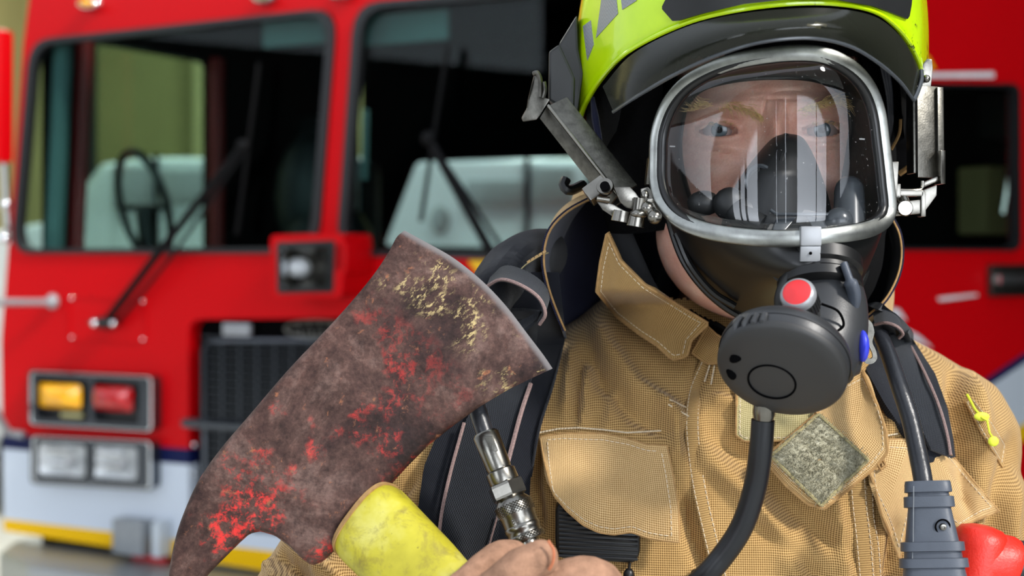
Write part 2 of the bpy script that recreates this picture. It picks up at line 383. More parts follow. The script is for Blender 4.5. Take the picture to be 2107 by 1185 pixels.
def axe_m():
    m, nt, n, l, b = new('rusted axe steel'); setp(b, Metallic=.15, Roughness=.55); b.inputs['Specular IOR Level'].default_value = .3
    co = pos(nt); s = n.new('ShaderNodeSeparateXYZ'); l.new(uvc(nt), s.inputs[0]); U, V_ = s.outputs[0], s.outputs[1]
    f = noise_(nt, co, 16, 8, .72, .4); f1 = noise_(nt, co, 60, 8, .8); f2 = noise_(nt, co, 320, 4, .7)
    w = ramp(nt, f, [(.30, col((26, 19, 19))), (.44, col((58, 38, 34))), (.54, col((86, 63, 56))), (.66, col((118, 97, 90))), (.8, col((62, 38, 34)))])
    w = mixc(nt, .75, w, ramp(nt, f1, [(.36, (.2, .15, .14)), (.5, (.75, .68, .65)), (.66, (1.35, 1.25, 1.2))]), 'MULTIPLY')
    w = mixc(nt, .5, w, ramp(nt, f2, [(.34, (.35, .3, .3)), (.6, (1.1, 1.1, 1.1))]), 'MULTIPLY')
    # orange rust specks
    r0 = math_(nt, 'MULTIPLY', ramp(nt, noise_(nt, co, 90, 5, .7, .3), [(.62, (0, 0, 0)), (.7, (.7, .7, .7))]), 1)
    w = mixc(nt, r0, w, col((150, 96, 66)))
    # red paint remains: toward poll side and one blotch near lower edge
    big = ramp(nt, noise_(nt, co, 15, 4, .6), [(.485, (0, 0, 0)), (.57, (1, 1, 1))])
    fine = ramp(nt, noise_(nt, co, 130, 8, .78, .3), [(.50, (0, 0, 0)), (.60, (1, 1, 1))])
    zone = ramp(nt, U, [(.14, (0, 0, 0)), (.34, (.8, .8, .8)), (.8, (1, 1, 1)), (.95, (0, 0, 0))])
    k = math_(nt, 'MULTIPLY', math_(nt, 'MULTIPLY', big, fine), zone)
    w = mixc(nt, k, w, col((206, 50, 46)))
    # pale yellow scratches near the cutting edge
    mp = n.new('ShaderNodeMapping'); mp.inputs['Scale'].default_value = (26, 150, 1); mp.inputs['Rotation'].default_value = (0, 0, .0); l.new(uvc(nt), mp.inputs[0])
    mp.inputs['Scale'].default_value = (30, 22, 1)
    y = math_(nt, 'MULTIPLY', ramp(nt, noise_(nt, mp.outputs[0], 1.6, 8, .78, .2), [(.52, (0, 0, 0)), (.57, (1, 1, 1))]), ramp(nt, noise_(nt, co, 28, 3, .6), [(.48, (0, 0, 0)), (.57, (1, 1, 1))]))
    yz = ramp(nt, U, [(.012, (0, 0, 0)), (.03, (1, 1, 1)), (.10, (.9, .9, .9)), (.15, (0, 0, 0))])
    w = mixc(nt, math_(nt, 'MULTIPLY', y, yz), w, col((190, 170, 118)))
    # bare ground edge
    e = ramp(nt, math_(nt, 'ADD', U, math_(nt, 'MULTIPLY', f1, .012)), [(.010, (1, 1, 1)), (.020, (0, 0, 0))])
    w = mixc(nt, e, w, col((112, 108, 108))); l.new(w, b.inputs['Base Color'])
    l.new(ramp(nt, f1, [(.3, (.75, .75, .75)), (.7, (.45, .45, .45))]), b.inputs['Roughness'])
    bump(nt, b, f1, .35, .0008, bump(nt, b, f2, .3, .0004)); return m
M['axe'] = axe_m()
def yellow_h():
    m, nt, n, l, b = new('grimy yellow handle'); setp(b, Roughness=.42)
    co = pos(nt); f = noise_(nt, co, 45, 7, .75, .5); f2 = noise_(nt, co, 22, 4)
    w = ramp(nt, f2, [(.3, col((154, 144, 26))), (.55, col((184, 174, 46))), (.75, col((204, 198, 112)))])
    g = ramp(nt, f, [(.50, (0, 0, 0)), (.70, (.9, .9, .9))]); w = mixc(nt, g, w, col((120, 104, 50)))
    g2 = ramp(nt, noise_(nt, co, 120, 5, .7), [(.66, (0, 0, 0)), (.74, (1, 1, 1))]); w = mixc(nt, g2, w, col((60, 44, 30)))
    l.new(w, b.inputs['Base Color']); bump(nt, b, f, .15); return m
M['yellow_h'] = yellow_h()
def felt():
    m, nt, n, l, b = new('grey green hook and loop pile'); setp(b, Roughness=1); b.inputs['Specular IOR Level'].default_value = .05
    co = pos(nt); f = noise_(nt, co, 220, 6, .75, 1.2); f2 = noise_(nt, co, 45, 4, .7)
    w = ramp(nt, f, [(.25, col((112, 106, 84))), (.5, col((158, 154, 132))), (.75, col((200, 196, 176)))])
    w = mixc(nt, .5, w, ramp(nt, f2, [(.35, (.78, .78, .75)), (.65, (1.1, 1.1, 1.1))]), 'MULTIPLY')
    l.new(w, b.inputs['Base Color']); bump(nt, b, f, .7, .0014); return m
M['felt'] = felt()
M['velcro'] = fabric('olive hook strip', (128, 116, 72), (196, 184, 138), .0016, .4, dirt=(140, 128, 86))
def glass(name, tint, refl, rough=.0, body=0, bodyc=(.1, .1, .1), speck=0):
    """thin clear sheet: tinted transmission plus surface reflection"""
    m, nt, n, l, b = new(name); out = n['Material Output']; n.remove(b)
    t = n.new('ShaderNodeBsdfTransparent'); t.inputs[0].default_value = (*tint, 1)
    g = n.new('ShaderNodeBsdfGlossy'); g.inputs['Roughness'].default_value = rough
    lw = n.new('ShaderNodeLayerWeight'); lw.inputs[0].default_value = .5
    f = math_(nt, 'MULTIPLY_ADD', math_(nt, 'POWER', lw.outputs['Facing'], 4), (1-refl)*.6, refl)
    mx = n.new('ShaderNodeMixShader'); l.new(f, mx.inputs[0]); l.new(t.outputs[0], mx.inputs[1]); l.new(g.outputs[0], mx.inputs[2]); res = mx.outputs[0]
    if body or speck:
        d = n.new('ShaderNodeBsdfDiffuse'); d.inputs[0].default_value = (*bodyc, 1); m2 = n.new('ShaderNodeMixShader')
        if speck:
            s = ramp(nt, noise_(nt, pos(nt), speck, 4, .7), [(.66, (body,)*3), (.73, (.5,)*3)]); l.new(s, m2.inputs[0])
        else: m2.inputs[0].default_value = body
        l.new(res, m2.inputs[1]); l.new(d.outputs[0], m2.inputs[2]); res = m2.outputs[0]
    l.new(res, out.inputs[0]); return m
M['lens'] = glass('clear mask lens', (.96, .97, .98), .072, .0, .002, (.6, .6, .6), 420)
M['visor'] = glass('smoked visor', (.30, .30, .26), .03, .16, .10, (.12, .13, .09), 520)
M['windshield'] = glass('tinted windscreen', (.66, .77, .75), .008)
M['sideglass'] = glass('tinted side glass', (.75, .8, .76), .008)
M['lampglass'] = glass('clear lamp glass', (.95, .95, .95), .03)
def cabpaint():
    m, nt, n, l, b = new('striped cab paint'); setp(b, Roughness=.35); b.inputs['Specular IOR Level'].default_value = .15
    g = n.new('ShaderNodeNewGeometry'); s = n.new('ShaderNodeSeparateXYZ'); l.new(g.outputs['Position'], s.inputs[0])
    f = math_(nt, 'DIVIDE', s.outputs[2], 3.2)
    Z = lambda z: z/3.2
    l.new(ramp(nt, f, [(0, col((120, 124, 126))), (Z(.675), col((226, 176, 0))), (Z(.73), col((192, 200, 210))), (Z(.965), col((16, 24, 66))), (Z(1.02), col((186, 2, 10)))], True), b.inputs['Base Color']); return m
M['cab'] = cabpaint()
def tread():
    m, nt, n, l, b = new('diamond tread plate'); setp(b, Roughness=.4, Metallic=.8)
    b.inputs['Base Color'].default_value = col((170, 174, 176)); mp = n.new('ShaderNodeMapping'); mp.inputs['Rotation'].default_value = (.5, .6, .78); l.new(pos(nt), mp.inputs[0])
    c = n.new('ShaderNodeTexChecker'); c.inputs['Scale'].default_value = 55; l.new(mp.outputs[0], c.inputs[0]); bump(nt, b, c.outputs['Fac'], .8, .003); return m
M['tread'] = tread()
def facade():
    return plain('sunlit pale cladding', (214, 220, 226), .8, var=.05, vs=1)
M['facade'] = facade()
# ---------------------------------------------------------------- the place
def wallbox(x0, x1, y0, y1, z0, z1): return rbox([(x0+x1)/2, (y0+y1)/2, (z0+z1)/2], [(x1-x0)/2, 0, 0], [0, (y1-y0)/2, 0], [0, 0, (z1-z0)/2], 0)
struct('floor', wallbox(-19, 19, -13, 13, -.1, 0), M['concrete'], smooth=False)
struct('wall_left', wallbox(-4.3, -4.1, 5.5, 12.2, 0, 5.2), M['khaki'], smooth=False)
struct('wall_back', G(wallbox(-4.1, 2.95, 12, 12.2, 0, 5.2)), M['khaki'], smooth=False)
struct('ceiling', wallbox(-4.3, 2.95, 5.5, 12.2, 5.2, 5.35), M['ceiling'], smooth=False)
for k, (x, w) in enumerate([(-3.55, .05), (-2.45, .22)]):
    struct('trim_%d' % (k+1), wallbox(x-w, x+w, 11.9, 12, 0, 4.6), M['khaki2' if k else 'dash'], smooth=False)
for k, (x, y) in enumerate([(-2.6, 8.2), (-.2, 10.4), (1.6, 8.2)]):  # unseen lamps added to brighten the garage wall and the van
    cl = thing('fill_light', (x, y, 5.1), 'added fill lamp under the garage ceiling, out of view', 'fill light', 'fill lights')
    mesh('fill_housing', rbox([x, y, 5.15], [.8, 0, 0], [0, .35, 0], [0, 0, .05], .01), M['white_paint'], cl)
    ld = bpy.data.lights.new('fill_lamp', 'AREA'); lo = bpy.data.objects.new('fill_lamp', ld); COL.objects.link(lo); lo.parent = cl
    lo.location = (0, 0, -.03); ld.shape = 'RECTANGLE'; ld.size = 1.5; ld.size_y = .6; ld.energy = 170; ld.color = (1, 1, .94)
struct('shade_wall', wallbox(2.75, 2.95, .2, 12, 0, 5.2), M['ceiling'], smooth=False)  # wall added out of view to shade the truck's right side
# unseen dark piers and gaps added behind the camera to shape lens reflections
yard = Geo()
for x0, x1 in ((-18, -11), (-9.1, -8.95), (-7.8, -7.6), (-5.4, -2.5), (-2.35, -1.15), (-1.0, .55), (4.6, 4.75), (9.0, 18)): yard.merge(wallbox(x0, x1, -9.2, -8.9, 0, 6.2))
yard.merge(wallbox(-18, 18, -9.2, -8.9, 5.2, 6.6)); yard.merge(wallbox(-18.3, -18, -9.2, 3, 0, 5)); yard.merge(wallbox(18, 18.3, -9.2, 3, 0, 5))
struct('reflection_wall', yard, M['dash'], smooth=False)

# ---------------------------------------------------------------- fire truck frame of reference
TH = math.radians(28); O2 = np.array([-1.612, 4.75]); T2 = np.array([math.cos(TH), -math.sin(TH)]); B2 = np.array([math.sin(TH), math.cos(TH)])
ET = np.array([*T2, 0]); EN = np.array([-B2[0], -B2[1], 0.]); EB = -EN; EZ = np.array([0, 0, 1.])
def fpl(u, v, off=0, o=None, t=None, nn=None):
    o = O2 if o is None else o; t = T2 if t is None else t; nn = EN[:2] if nn is None else nn
    k = (u-CX)/F; q = o + nn*off; a = (k*q[1]-q[0])/(t[0]-k*t[1]); X, Y = q + t*a
    return np.array([X, Y, CH-(v-HV)/F*Y])
SO = O2 + T2*2.5; ST = np.array([math.cos(TH), math.sin(TH)]); SN = np.array([math.sin(TH), -math.cos(TH)])
def spx(u, v, off=0): return fpl(u, v, off, SO, ST, SN)
ES = np.array([*ST, 0]); ESN = np.array([*SN, 0])
def rr(pts, r, k=5):
    """round the corners of a planar 3D polygon"""
    p = np.asarray(pts, float); n = len(p); out = []
    for i in range(n):
        a, b, c = p[i-1], p[i], p[(i+1) % n]; ra = min(r, .45*np.linalg.norm(a-b), .45*np.linalg.norm(c-b))
        s = b + nrm(a-b)*ra; e = b + nrm(c-b)*ra
        for t in np.linspace(0, 1, k): out.append((1-t)**2*s + 2*t*(1-t)*b + t*t*e)
    return out
def holed(outer, holes, off, mi=0):
    bm = bmesh.new(); loops = []; off = np.asarray(off, float); ed = []
    for lp in [outer] + holes:
        vs = [bm.verts.new(p) for p in lp]; loops.append(list(range(sum(len(x) for x in loops), sum(len(x) for x in loops)+len(vs))))
        for i in range(len(vs)): ed.append(bm.edges.new((vs[i-1], vs[i])))
    bm.verts.index_update(); bmesh.ops.triangle_fill(bm, edges=ed, use_beauty=True, use_dissolve=False)
    v = np.array([x.co[:] for x in bm.verts]); f = [[x.index for x in q.verts] for q in bm.faces]; n = len(v); bm.free()
    F_ = f + [[i+n for i in q[::-1]] for q in f]
    for lp in loops:
        for i in range(len(lp)): a, b = lp[i-1], lp[i]; F_.append([a, b, b+n, a+n])
    return Geo().add(np.r_[v, v+off], F_, None, mi)
fq = lambda pts, r=.04, off=0: rr([fpl(u, v, off) for u, v in pts], r)
sq = lambda pts, r=.03, off=0: rr([spx(u, v, off) for u, v in pts], r)
def ring(outer, inner, off, mi=0): return holed(outer, [inner], off, mi)
def scale_about(pts, s):
    p = np.asarray(pts); c = p.mean(0); d = p-c; L = np.linalg.norm(d, axis=1, keepdims=True); return list(c + d*(L-s)/L)

truck = thing('fire_truck', [*(O2+T2*1.25+B2*1.2), 0], 'red fire truck with white, blue and yellow lower stripes parked behind the firefighter', 'fire truck')
WL = [(60, 82), (692, 14), (652, 522), (22, 522)]; WR = [(728, 6), (1510, -60), (1530, 545), (690, 526)]
body = holed([fpl(u, v) for u, v in [(82, -160), (1560, -260), (1560, 1330), (8, 1092), (2, 700), (16, 520), (48, 90)]],
             [fq(WL, .09), fq(WR, .09), fq([(388, 657), (1300, 650), (1300, 1190), (388, 1080)], .05)], EB*.05)
# roof, floor, back wall with a rear window, far side wall of the cab
def fl(a, b, z, o=O2): return np.array([*(o+T2*a+B2*b), z])
ZR, ZF = 2.92, .62
mesh('cab_front', body, M['cab'], truck, smooth=False, recalc=True)
roof = prism([fl(0.05, .06, ZR), fl(2.5, .06, ZR), [*(SO+ST*2.4), ZR], [*(SO+ST*2.4+B2*1.4), ZR], fl(0.05, 2.4, ZR)], (0, 0, .08), .01)
mesh('roof', roof, M['red'], truck, smooth=False)
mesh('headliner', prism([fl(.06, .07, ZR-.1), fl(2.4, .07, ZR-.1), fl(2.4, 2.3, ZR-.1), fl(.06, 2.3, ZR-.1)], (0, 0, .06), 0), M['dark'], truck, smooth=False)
mesh('cab_floor', prism([fl(.06, .07, ZF), fl(2.4, .07, ZF), fl(2.4, 2.3, ZF), fl(.06, 2.3, ZF)], (0, 0, -.08), 0), M['dash'], truck, smooth=False)
# left side wall with a door window (seen from inside)
LO = O2; 
def lpl(u, v, off=0): return fpl(u, v, off, O2 + T2*.05, B2, T2)
lhole = rr([lpl(186, 84), lpl(436, 128), lpl(436, 520), lpl(166, 520)], .03)
lw_out = [fl(.05, .05, ZF), fl(.05, .05, ZR), fl(.05, 1.88, ZR), fl(.05, 1.88, ZF)]
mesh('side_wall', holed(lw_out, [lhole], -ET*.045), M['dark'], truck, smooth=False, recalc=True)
mesh('door_pillar', tube([lpl(176, 70, .015), lpl(156, 530, .015)], .028, 8), M['red_dark'], truck)
mesh('door_pillar', tube([lpl(446, 120, .015), lpl(446, 530, .015)], .03, 8), M['red_dark'], truck)
mesh('inner_pillar', tube([fl(.10, .08, ZR-.1), fl(.05, .06, 1.6)], .032, 12), M['teal'], truck)  # teal reflection on the pillar put into its colour
# back wall with rear window
BO = O2 + B2*1.9
def bpl(u, v, off=0): return fpl(u, v, off, BO, T2, EN[:2])
rhole = rr([bpl(848, 332), bpl(1210, 322), bpl(1200, 512), bpl(782, 505)], .03)
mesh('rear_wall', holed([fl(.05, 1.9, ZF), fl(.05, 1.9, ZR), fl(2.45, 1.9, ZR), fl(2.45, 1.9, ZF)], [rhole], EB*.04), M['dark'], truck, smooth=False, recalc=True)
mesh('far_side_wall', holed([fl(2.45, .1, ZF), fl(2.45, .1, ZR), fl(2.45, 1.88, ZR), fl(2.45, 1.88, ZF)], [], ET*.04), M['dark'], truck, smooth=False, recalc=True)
# dashboard, seats, steering wheel, sun visors, overhead console
mesh('dashboard', rbox(fl(1.25, .28, 1.50), ET*1.15, EB*.2, EZ*.09, .04), M['dash'], truck)
for a in (.2, 2.2):
    st = mesh('seat', G(rbox(fl(a, 1.15, 1.28), ET*.24, EB*.25, EZ*.07, .05)), M['seat'], truck)
    mesh('seat_back', rbox(fl(a, 1.42, 1.68), ET*.24, EB*.07, EZ*.34, .06), M['seat'], st)
    mesh('headrest', rbox(fl(a, 1.42, 2.12), ET*.13, EB*.05, EZ*.09, .04), M['seat'], st)
    mesh('seat_belt', rbox(fl(a+.2, 1.33, 1.7), ET*.022, EB*.004, EZ*.33, .002), M['grey_paint'], st)
th = np.linspace(0, 2*np.pi, 40, endpoint=False); sc = lpl(150, 430) + ET*.32
sw = mesh('steering_wheel', tube([sc + .2*(ET*math.cos(t)*.5 + (EZ*.9-EB*.3)*math.sin(t)) for t in th], .014, 8, closed=True), M['black'], truck)
mesh('steering_spoke', G(tube([sc-ET*.1, sc+ET*.1], .012, 8), tube([sc, sc-EZ*.18+EB*.06], .012, 8), tube([sc, sc-EZ*.25+EB*.03], .03, 8)), M['black'], sw)
mesh('sun_visor', rbox((fpl(605, 66, -.10)), ET*.118, EB*.008, EZ*.042, .01), M['teal'], truck)
mesh('sun_visor', rbox((fpl(830, 58, -.10)), ET*.155, EB*.008, EZ*.045, .01), M['teal'], truck)
mesh('overhead_console', rbox(fl(1.45, .5, 2.62), ET*.6, EB*.15, EZ*.09, .03), M['dash'], truck)
mesh('grab_rail', G(tube([fpl(752, 225, -.25), fpl(750, 370, -.25)], .011, 8)), M['teal'], truck)
mesh('coat', G(ball(fl(.45, 1.0, 1.85), (.16, .12, .26), 16), ball(fl(.5, 1.0, 1.65), (.18, .14, .2), 16)), M['seat'], truck)
# window panes and rubbers
for q, nm in ((WL, 'left'), (WR, 'right')):
    o = fq(q, .09, -.015); i = scale_about(fq(q, .09, .004), .03)
    p = mesh('windshield', holed(o, [], EB*.006), M['windshield'], truck, smooth=False, recalc=True)
    mesh('rubber_seal', holed(fq(q, .09, .012), [scale_about(fq(q, .09, .012), .032)], EB*.03), M['trim_black'], p, smooth=False, recalc=True)
mesh('side_pane', holed(lhole, [], ET*.005), M['sideglass'], truck, smooth=False, recalc=True)
# crew side panel on the right, with window, stripe decals, handle
SW = [(1560, 168), (2100, 172), (2102, 516), (1560, 514)]
side = holed([[*(SO+ST*.0), ZR], [*(SO+ST*2.4), ZR], [*(SO+ST*2.4), .55], [*(SO), .55]], [sq(SW, .035)], -ESN*.05)
crew = mesh('crew_panel', side, M['red_side'], truck, smooth=False, recalc=True)
cp = mesh('crew_window', holed(sq(SW, .035, -.012), [], -ESN*.006), M['sideglass'], truck, smooth=False, recalc=True)
mesh('rubber_seal', holed(sq(SW, .035, .01), [scale_about(sq(SW, .035, .01), .02)], -ESN*.03), M['trim_black'], cp, smooth=False, recalc=True)
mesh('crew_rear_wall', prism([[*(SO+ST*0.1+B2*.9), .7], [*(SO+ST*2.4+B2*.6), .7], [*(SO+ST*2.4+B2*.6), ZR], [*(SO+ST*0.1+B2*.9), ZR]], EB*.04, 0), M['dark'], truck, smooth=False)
mesh('crew_cabinet', rbox(spx(2040, 400, -.35)-EZ*.02, ES*.085, -ESN*.06, EZ*.105, .01), M['khaki2'], truck)
mesh('crew_cabinet', rbox(spx(2070, 240, -.35), ES*.06, -ESN*.06, EZ*.07, .01), M['dash'], truck)
mesh('crew_rail', G(tube([spx(2078, 355, -.12), spx(2064, 440, -.12)], .010, 8), ball(spx(2078, 355, -.12), .016, 12)), M['chrome'], truck)
hd = mesh('door_handle', rbox(spx(2085, 577, .012), ES*.095, ESN*.012, EZ*.045, .008), M['steel_dull'], truck)
mesh('handle_grip', rbox(spx(2085, 575, .03), ES*.06, ESN*.012, EZ*.014, .006), M['chrome'], hd)
def decal(name, pts, m, f=spx, n=ESN, off=.004, r=.002): return mesh(name, holed(rr([f(u, v, off) for u, v in pts], r, 3), [], -n*.003), m, truck, smooth=False, recalc=True)
decal('blue_stripe', [(1700, 960), (2000, 800), (2140, 706), (2140, 726), (2000, 818), (1700, 985)], M['navy_paint'])
decal('white_stripe', [(1700, 985), (2000, 818), (2140, 726), (2140, 846), (2060, 908), (1700, 1160)], M['white_paint'])
decal('yellow_stripe', [(1700, 1160), (2060, 908), (2140, 846), (2140, 884), (2080, 925), (1700, 1200)], M['yellow_paint'])
decal('white_lettering', [(1905, 150), (2046, 148), (2046, 160), (1905, 160)], M['white_strip'])
decal('yellow_lettering', [(1880, 95), (1912, 118), (1925, 142), (1880, 146)], M['yellow_paint'])
decal('blue_stripe', [(1560, 640), (1700, 960), (1700, 985), (1560, 670)], M['navy_paint'])
for pts in ([(1828, 632), (1850, 636), (1866, 660), (1840, 650)], [(1850, 668), (1890, 690), (1920, 716), (1880, 700)], [(1930, 612), (2010, 604), (2012, 609), (1934, 620)]): decal('scuff_mark', pts, M['white_strip'])
# yellow and red lettering below the right windscreen
fd = lambda nm, pts, m, off=.005: decal(nm, pts, m, fpl, EN, off)
fd('gold_lettering', [(962, 536), (1092, 532), (1076, 600), (1016, 606), (990, 570)], M['yellow_paint'])
fd('red_lettering', [(1012, 536), (1028, 536), (1044, 572), (1030, 570)], M['red_dark'], .009)
fd('red_lettering', [(1040, 560), (1050, 538), (1058, 538), (1050, 575)], M['red_dark'], .009)
# spotlight box between the windscreens
sp = mesh('spotlight_box', G(holed(fq([(556, 484), (708, 480), (704, 612), (560, 614)], .02, .14), [fq([(570, 500), (688, 496), (684, 600), (572, 602)], .012, .14)], EB*.14)), M['red'], truck, smooth=False, recalc=True)
rim_o = fq([(568, 498), (690, 494), (686, 602), (570, 604)], .012, .145); rim_i = fq([(580, 512), (676, 508), (674, 590), (580, 592)], .012, .145)
bz = mesh('bezel', holed(rim_o, [rim_i], EB*.02), M['chrome'], sp, smooth=False, recalc=True)
c = fpl(628, 550, .06); ref = []
for k in np.linspace(0, 1, 10):
    q = np.array([fpl(580, 510, .13), fpl(676, 510, .13), fpl(676, 592, .13), fpl(580, 592, .13)]); q = c + EN*.07*k**2 + ((q-EN*.07)-c)*k
    ref.append(q + (c-q)*0)
ref = np.array(ref); 
mesh('reflector', grid(ref, cv=True), M['steel'], sp, smooth=True)
mesh('bulb', ball(c + EN*.03, (.036, .02, .03), 18), M['bright'], sp)
mesh('lamp_glass', holed(rim_i, [], -EN*.003), M['lampglass'], sp, smooth=False)
mesh('bracket', rbox(fpl(722, 530, .07), ET*.03, EB*.07, EZ*.045, .01), M['red'], sp)
# grille
gr = mesh('grille', holed(fq([(388, 657), (1300, 650), (1300, 1190), (388, 1080)], .05, -.05), [], EB*.02), M['dark'], truck, smooth=False, recalc=True)
bars = Geo()
for u in range(424, 1290, 36): bars.merge(rbox((fpl(u, 705, -.03)+fpl(u, 1120, -.03))/2, ET*.0035, EB*.008, EZ*.31, 0))
for v in range(706, 1150, 17): bars.merge(rbox((fpl(420, v, -.03)+fpl(1290, v, -.03))/2, ET*.72, EB*.004, EZ*.0035, 0))
mesh('grille_mesh', bars, M['bezel'], gr, smooth=False)
mesh('grille_frame', G(tube([fpl(*p, -.02) for p in ((424, 1180), (420, 900), (418, 720), (430, 704), (470, 700), (1285, 700))], .008, 8)), M['bezel'], gr)
mesh('cross_rail', G(rbox((fpl(392, 898, -.01)+fpl(1290, 898, -.01))/2, ET*.76, EB*.02, EZ*.014, .004)), M['bezel'], gr)
mesh('name_plate', rbox(fpl(488, 678, -.01), ET*.052, EB*.008, EZ*.019, .004), M['silver'], gr)
mesh('badge', G(tube([fpl(650+62*math.cos(t), 677-17*math.sin(t)*(1), -.01) for t in th], .006, 6, closed=True), *[tube([fpl(x, 690, -.01), fpl(x+8, 666, -.01), fpl(x+16, 690, -.01)], .004, 6) for x in range(606, 690, 22)]), M['steel_dull'], gr)
for k, v in enumerate((915, 975)): mesh('bolt', ball(fpl(400, v, .0), .008, 10), M['chrome'], gr)
# lamp clusters
def cluster(name, u0, v0, u1, v1, lamps):
    dv = (u1-u0)*.06
    Q = lambda a, b, c_, d_, off: fq([(a, b+(a-u0)*.045), (c_, b+(c_-u0)*.045), (c_, d_+(c_-u0)*.06), (a, d_+(a-u0)*.05)], .018, off)
    o = mesh(name, holed(Q(u0, v0, u1, v1, .045), [Q(u0+12, v0+12, (u0+u1)/2-5, v1-12, .045), Q((u0+u1)/2+5, v0+12, u1-26, v1-12, .045)], EB*.045), M['bezel'], truck, smooth=False, recalc=True)
    mesh('chrome_trim', ring(scale_about(Q(u0, v0, u1, v1, .047), .0), scale_about(Q(u0, v0, u1, v1, .047), .008), EB*.006), M['chrome'], o, smooth=False, recalc=True)
    mesh('mounting_plate', holed(Q(u0-4, v0-3, u1+3, v1+3, .012), [], EB*.011), M['black'], o, smooth=False, recalc=True)
    return o, Q
o, Q = cluster('turn_signal_unit', 62, 764, 312, 872, 0)
for (a, c_, m) in ((80, 168, 'amber'), (186, 274, 'red_lens')):
    n_ = Q(a, 786, c_, 836, .03); b = np.array(n_); cc = b.mean(0)
    mesh('amber_lamp' if m == 'amber' else 'red_lamp', grid(np.array([cc + EN*(.03*(1-k*k)) + (b-cc)*k for k in np.linspace(.001, 1, 8)]), cv=True, flip=True), M[m], o, recalc=False)
mesh('marker_strip', holed(Q(124, 846, 168, 854, .035), [], EB*.01), M['khaki2'], o, smooth=False, recalc=True)
o, Q = cluster('headlight_unit', 66, 898, 310, 992, 0)
for a, c_ in ((80, 176), (190, 282)):
    b = np.array(Q(a, 911, c_, 976, .043)); cc = b.mean(0)
    hl = mesh('headlight', grid(np.array([cc - EN*(.028*(1-k*k)) + (b-cc)*k for k in np.linspace(.001, 1, 8)]), cv=True), M['bright'], o)
    mesh('headlight_lens', holed(list(Q(a, 911, c_, 976, .046)), [], EB*.003), M['lampglass'], hl, smooth=False)
    mesh('flute', G(*[tube([fpl(a+10, v+(a-66)*.05, .032), fpl(c_-30, v+(c_-66)*.05, .032)], .008, 8) for v in (924, 950)]), M['chrome'], hl)
    mesh('bulb', ball(cc - EN*.0 + ET*.035, .016, 12), M['silver'], hl)
mesh('tow_pocket', G(rbox(fpl(275, 1103, .03), ET*.064, EB*.03, EZ*.055, .006)), M['grey_paint'], truck)
mesh('tow_block', G(rbox(fpl(333, 1108, .03), ET*.016, EB*.03, EZ*.055, .006)), M['white_paint'], truck)
mesh('red_reflector', rbox(fpl(310, 1148, .01), ET*.07, EB*.01, EZ*.012, .003), M['red_lens'], truck)
# bumper with tread plate
bm1 = prism([fpl(-90, 1078, -.3), fpl(0, 1093, .22), fpl(760, 1165, .30), fpl(1500, 1260, .30), fpl(1500, 1260, -.2)], (0, 0, -.2), .01)
for k in range(5): pass
zb = .66
B_ = [np.array([p[0], p[1], zb]) for p in (fl(-.12, .4, 0), fl(-.1, .03, 0), fl(.0, -.13, 0), fl(.25, -.24, 0), fl(2.3, -.24, 0), fl(2.62, -.05, 0), fl(2.62, .4, 0))]
mesh('bumper', prism(B_, (0, 0, -.28), .012), M['tread'], truck, smooth=False)
# mirrors rods, marker lamps, wipers, access panel
mesh('mirror_arm', G(tube([fpl(-80, 622, .35), fpl(100, 622, .03)], .012, 10), ball(fpl(108, 620, .02), (.022, .022, .026), 12)), M['silver'], truck)
mesh('mirror_arm', G(tube([fpl(-60, 760, .3), fpl(16, 890, .03), fpl(50, 895, .02)], .013, 10)), M['silver'], truck)
mm = mesh('mirror_housing', rbox(fpl(-12, 200, .25), ET*.06, EB*.03, EZ*.21, .02), M['red'], truck)
mesh('mirror_bracket', G(tube([fpl(8, 330, .2), fpl(18, 500, .1)], .012, 8), ball(fpl(12, 420, .15), .02, 12), ball(fpl(8, 490, .15), .018, 12)), M['chrome'], mm)
for u, v, m in ((182, 8, 'amber'), (542, -6, 'khaki2'), (700, -14, 'khaki2')):
    ml = mesh('marker_lamp', ball(fpl(u+4, v, .02), (.045, .03, .022), 16), M['chrome'], truck)
    mesh('lamp_dome', ball(fpl(u-4, v-2, .045), (.026, .02, .013), 14), M[m], ml)
mesh('access_panel', ring(fq([(140, 610), (300, 616), (300, 706), (140, 700)], .01, .004), scale_about(fq([(140, 610), (300, 616), (300, 706), (140, 700)], .01, .004), .004), EB*.005), M['red_side'], truck, smooth=False, recalc=True)
for u, v in ((148, 614), (294, 620), (148, 694), (294, 698)): mesh('bolt', ball(fpl(u, v, .004), .006, 8), M['chrome'], truck)
def wiper(base, j1, tip, top, bot, w):
    b0 = fpl(*base, .03)
    wp = mesh('wiper', G(tube([b0, fpl(*j1, .06), fpl(*tip, .05)], .013, 8), tube([b0+ET*.05, fpl(j1[0]+w, j1[1]+4, .06), fpl(tip[0]+6, tip[1]+8, .05)], .006, 8)), M['wiper'], truck)
    mesh('wiper_blade', G(tube([fpl(*top, .03), fpl((top[0]+bot[0])/2, (top[1]+bot[1])/2, .04), fpl(*bot, .03)], .013, 8, flat=.5), ball(fpl(*tip, .055), .022, 10)), M['wiper'], wp)
    mesh('wiper_base', G(ball(b0, (.05, .03, .02), 12), ball(b0+ET*.03+EN*.02, .012, 10), ball(b0-ET*.05+EN*.01, .01, 10)), M['black'], wp)
    mesh('nut', G(ball(b0-ET*.01+EN*.035, .013, 10), ball(b0+ET*.055+EN*.02, .012, 10)), M['chrome'], wp)
wiper((216, 664), (330, 515), (500, 300), (533, 130), (488, 482), 30)
wiper((1085, 640), (1000, 500), (882, 285), (922, 92), (866, 455), 30)
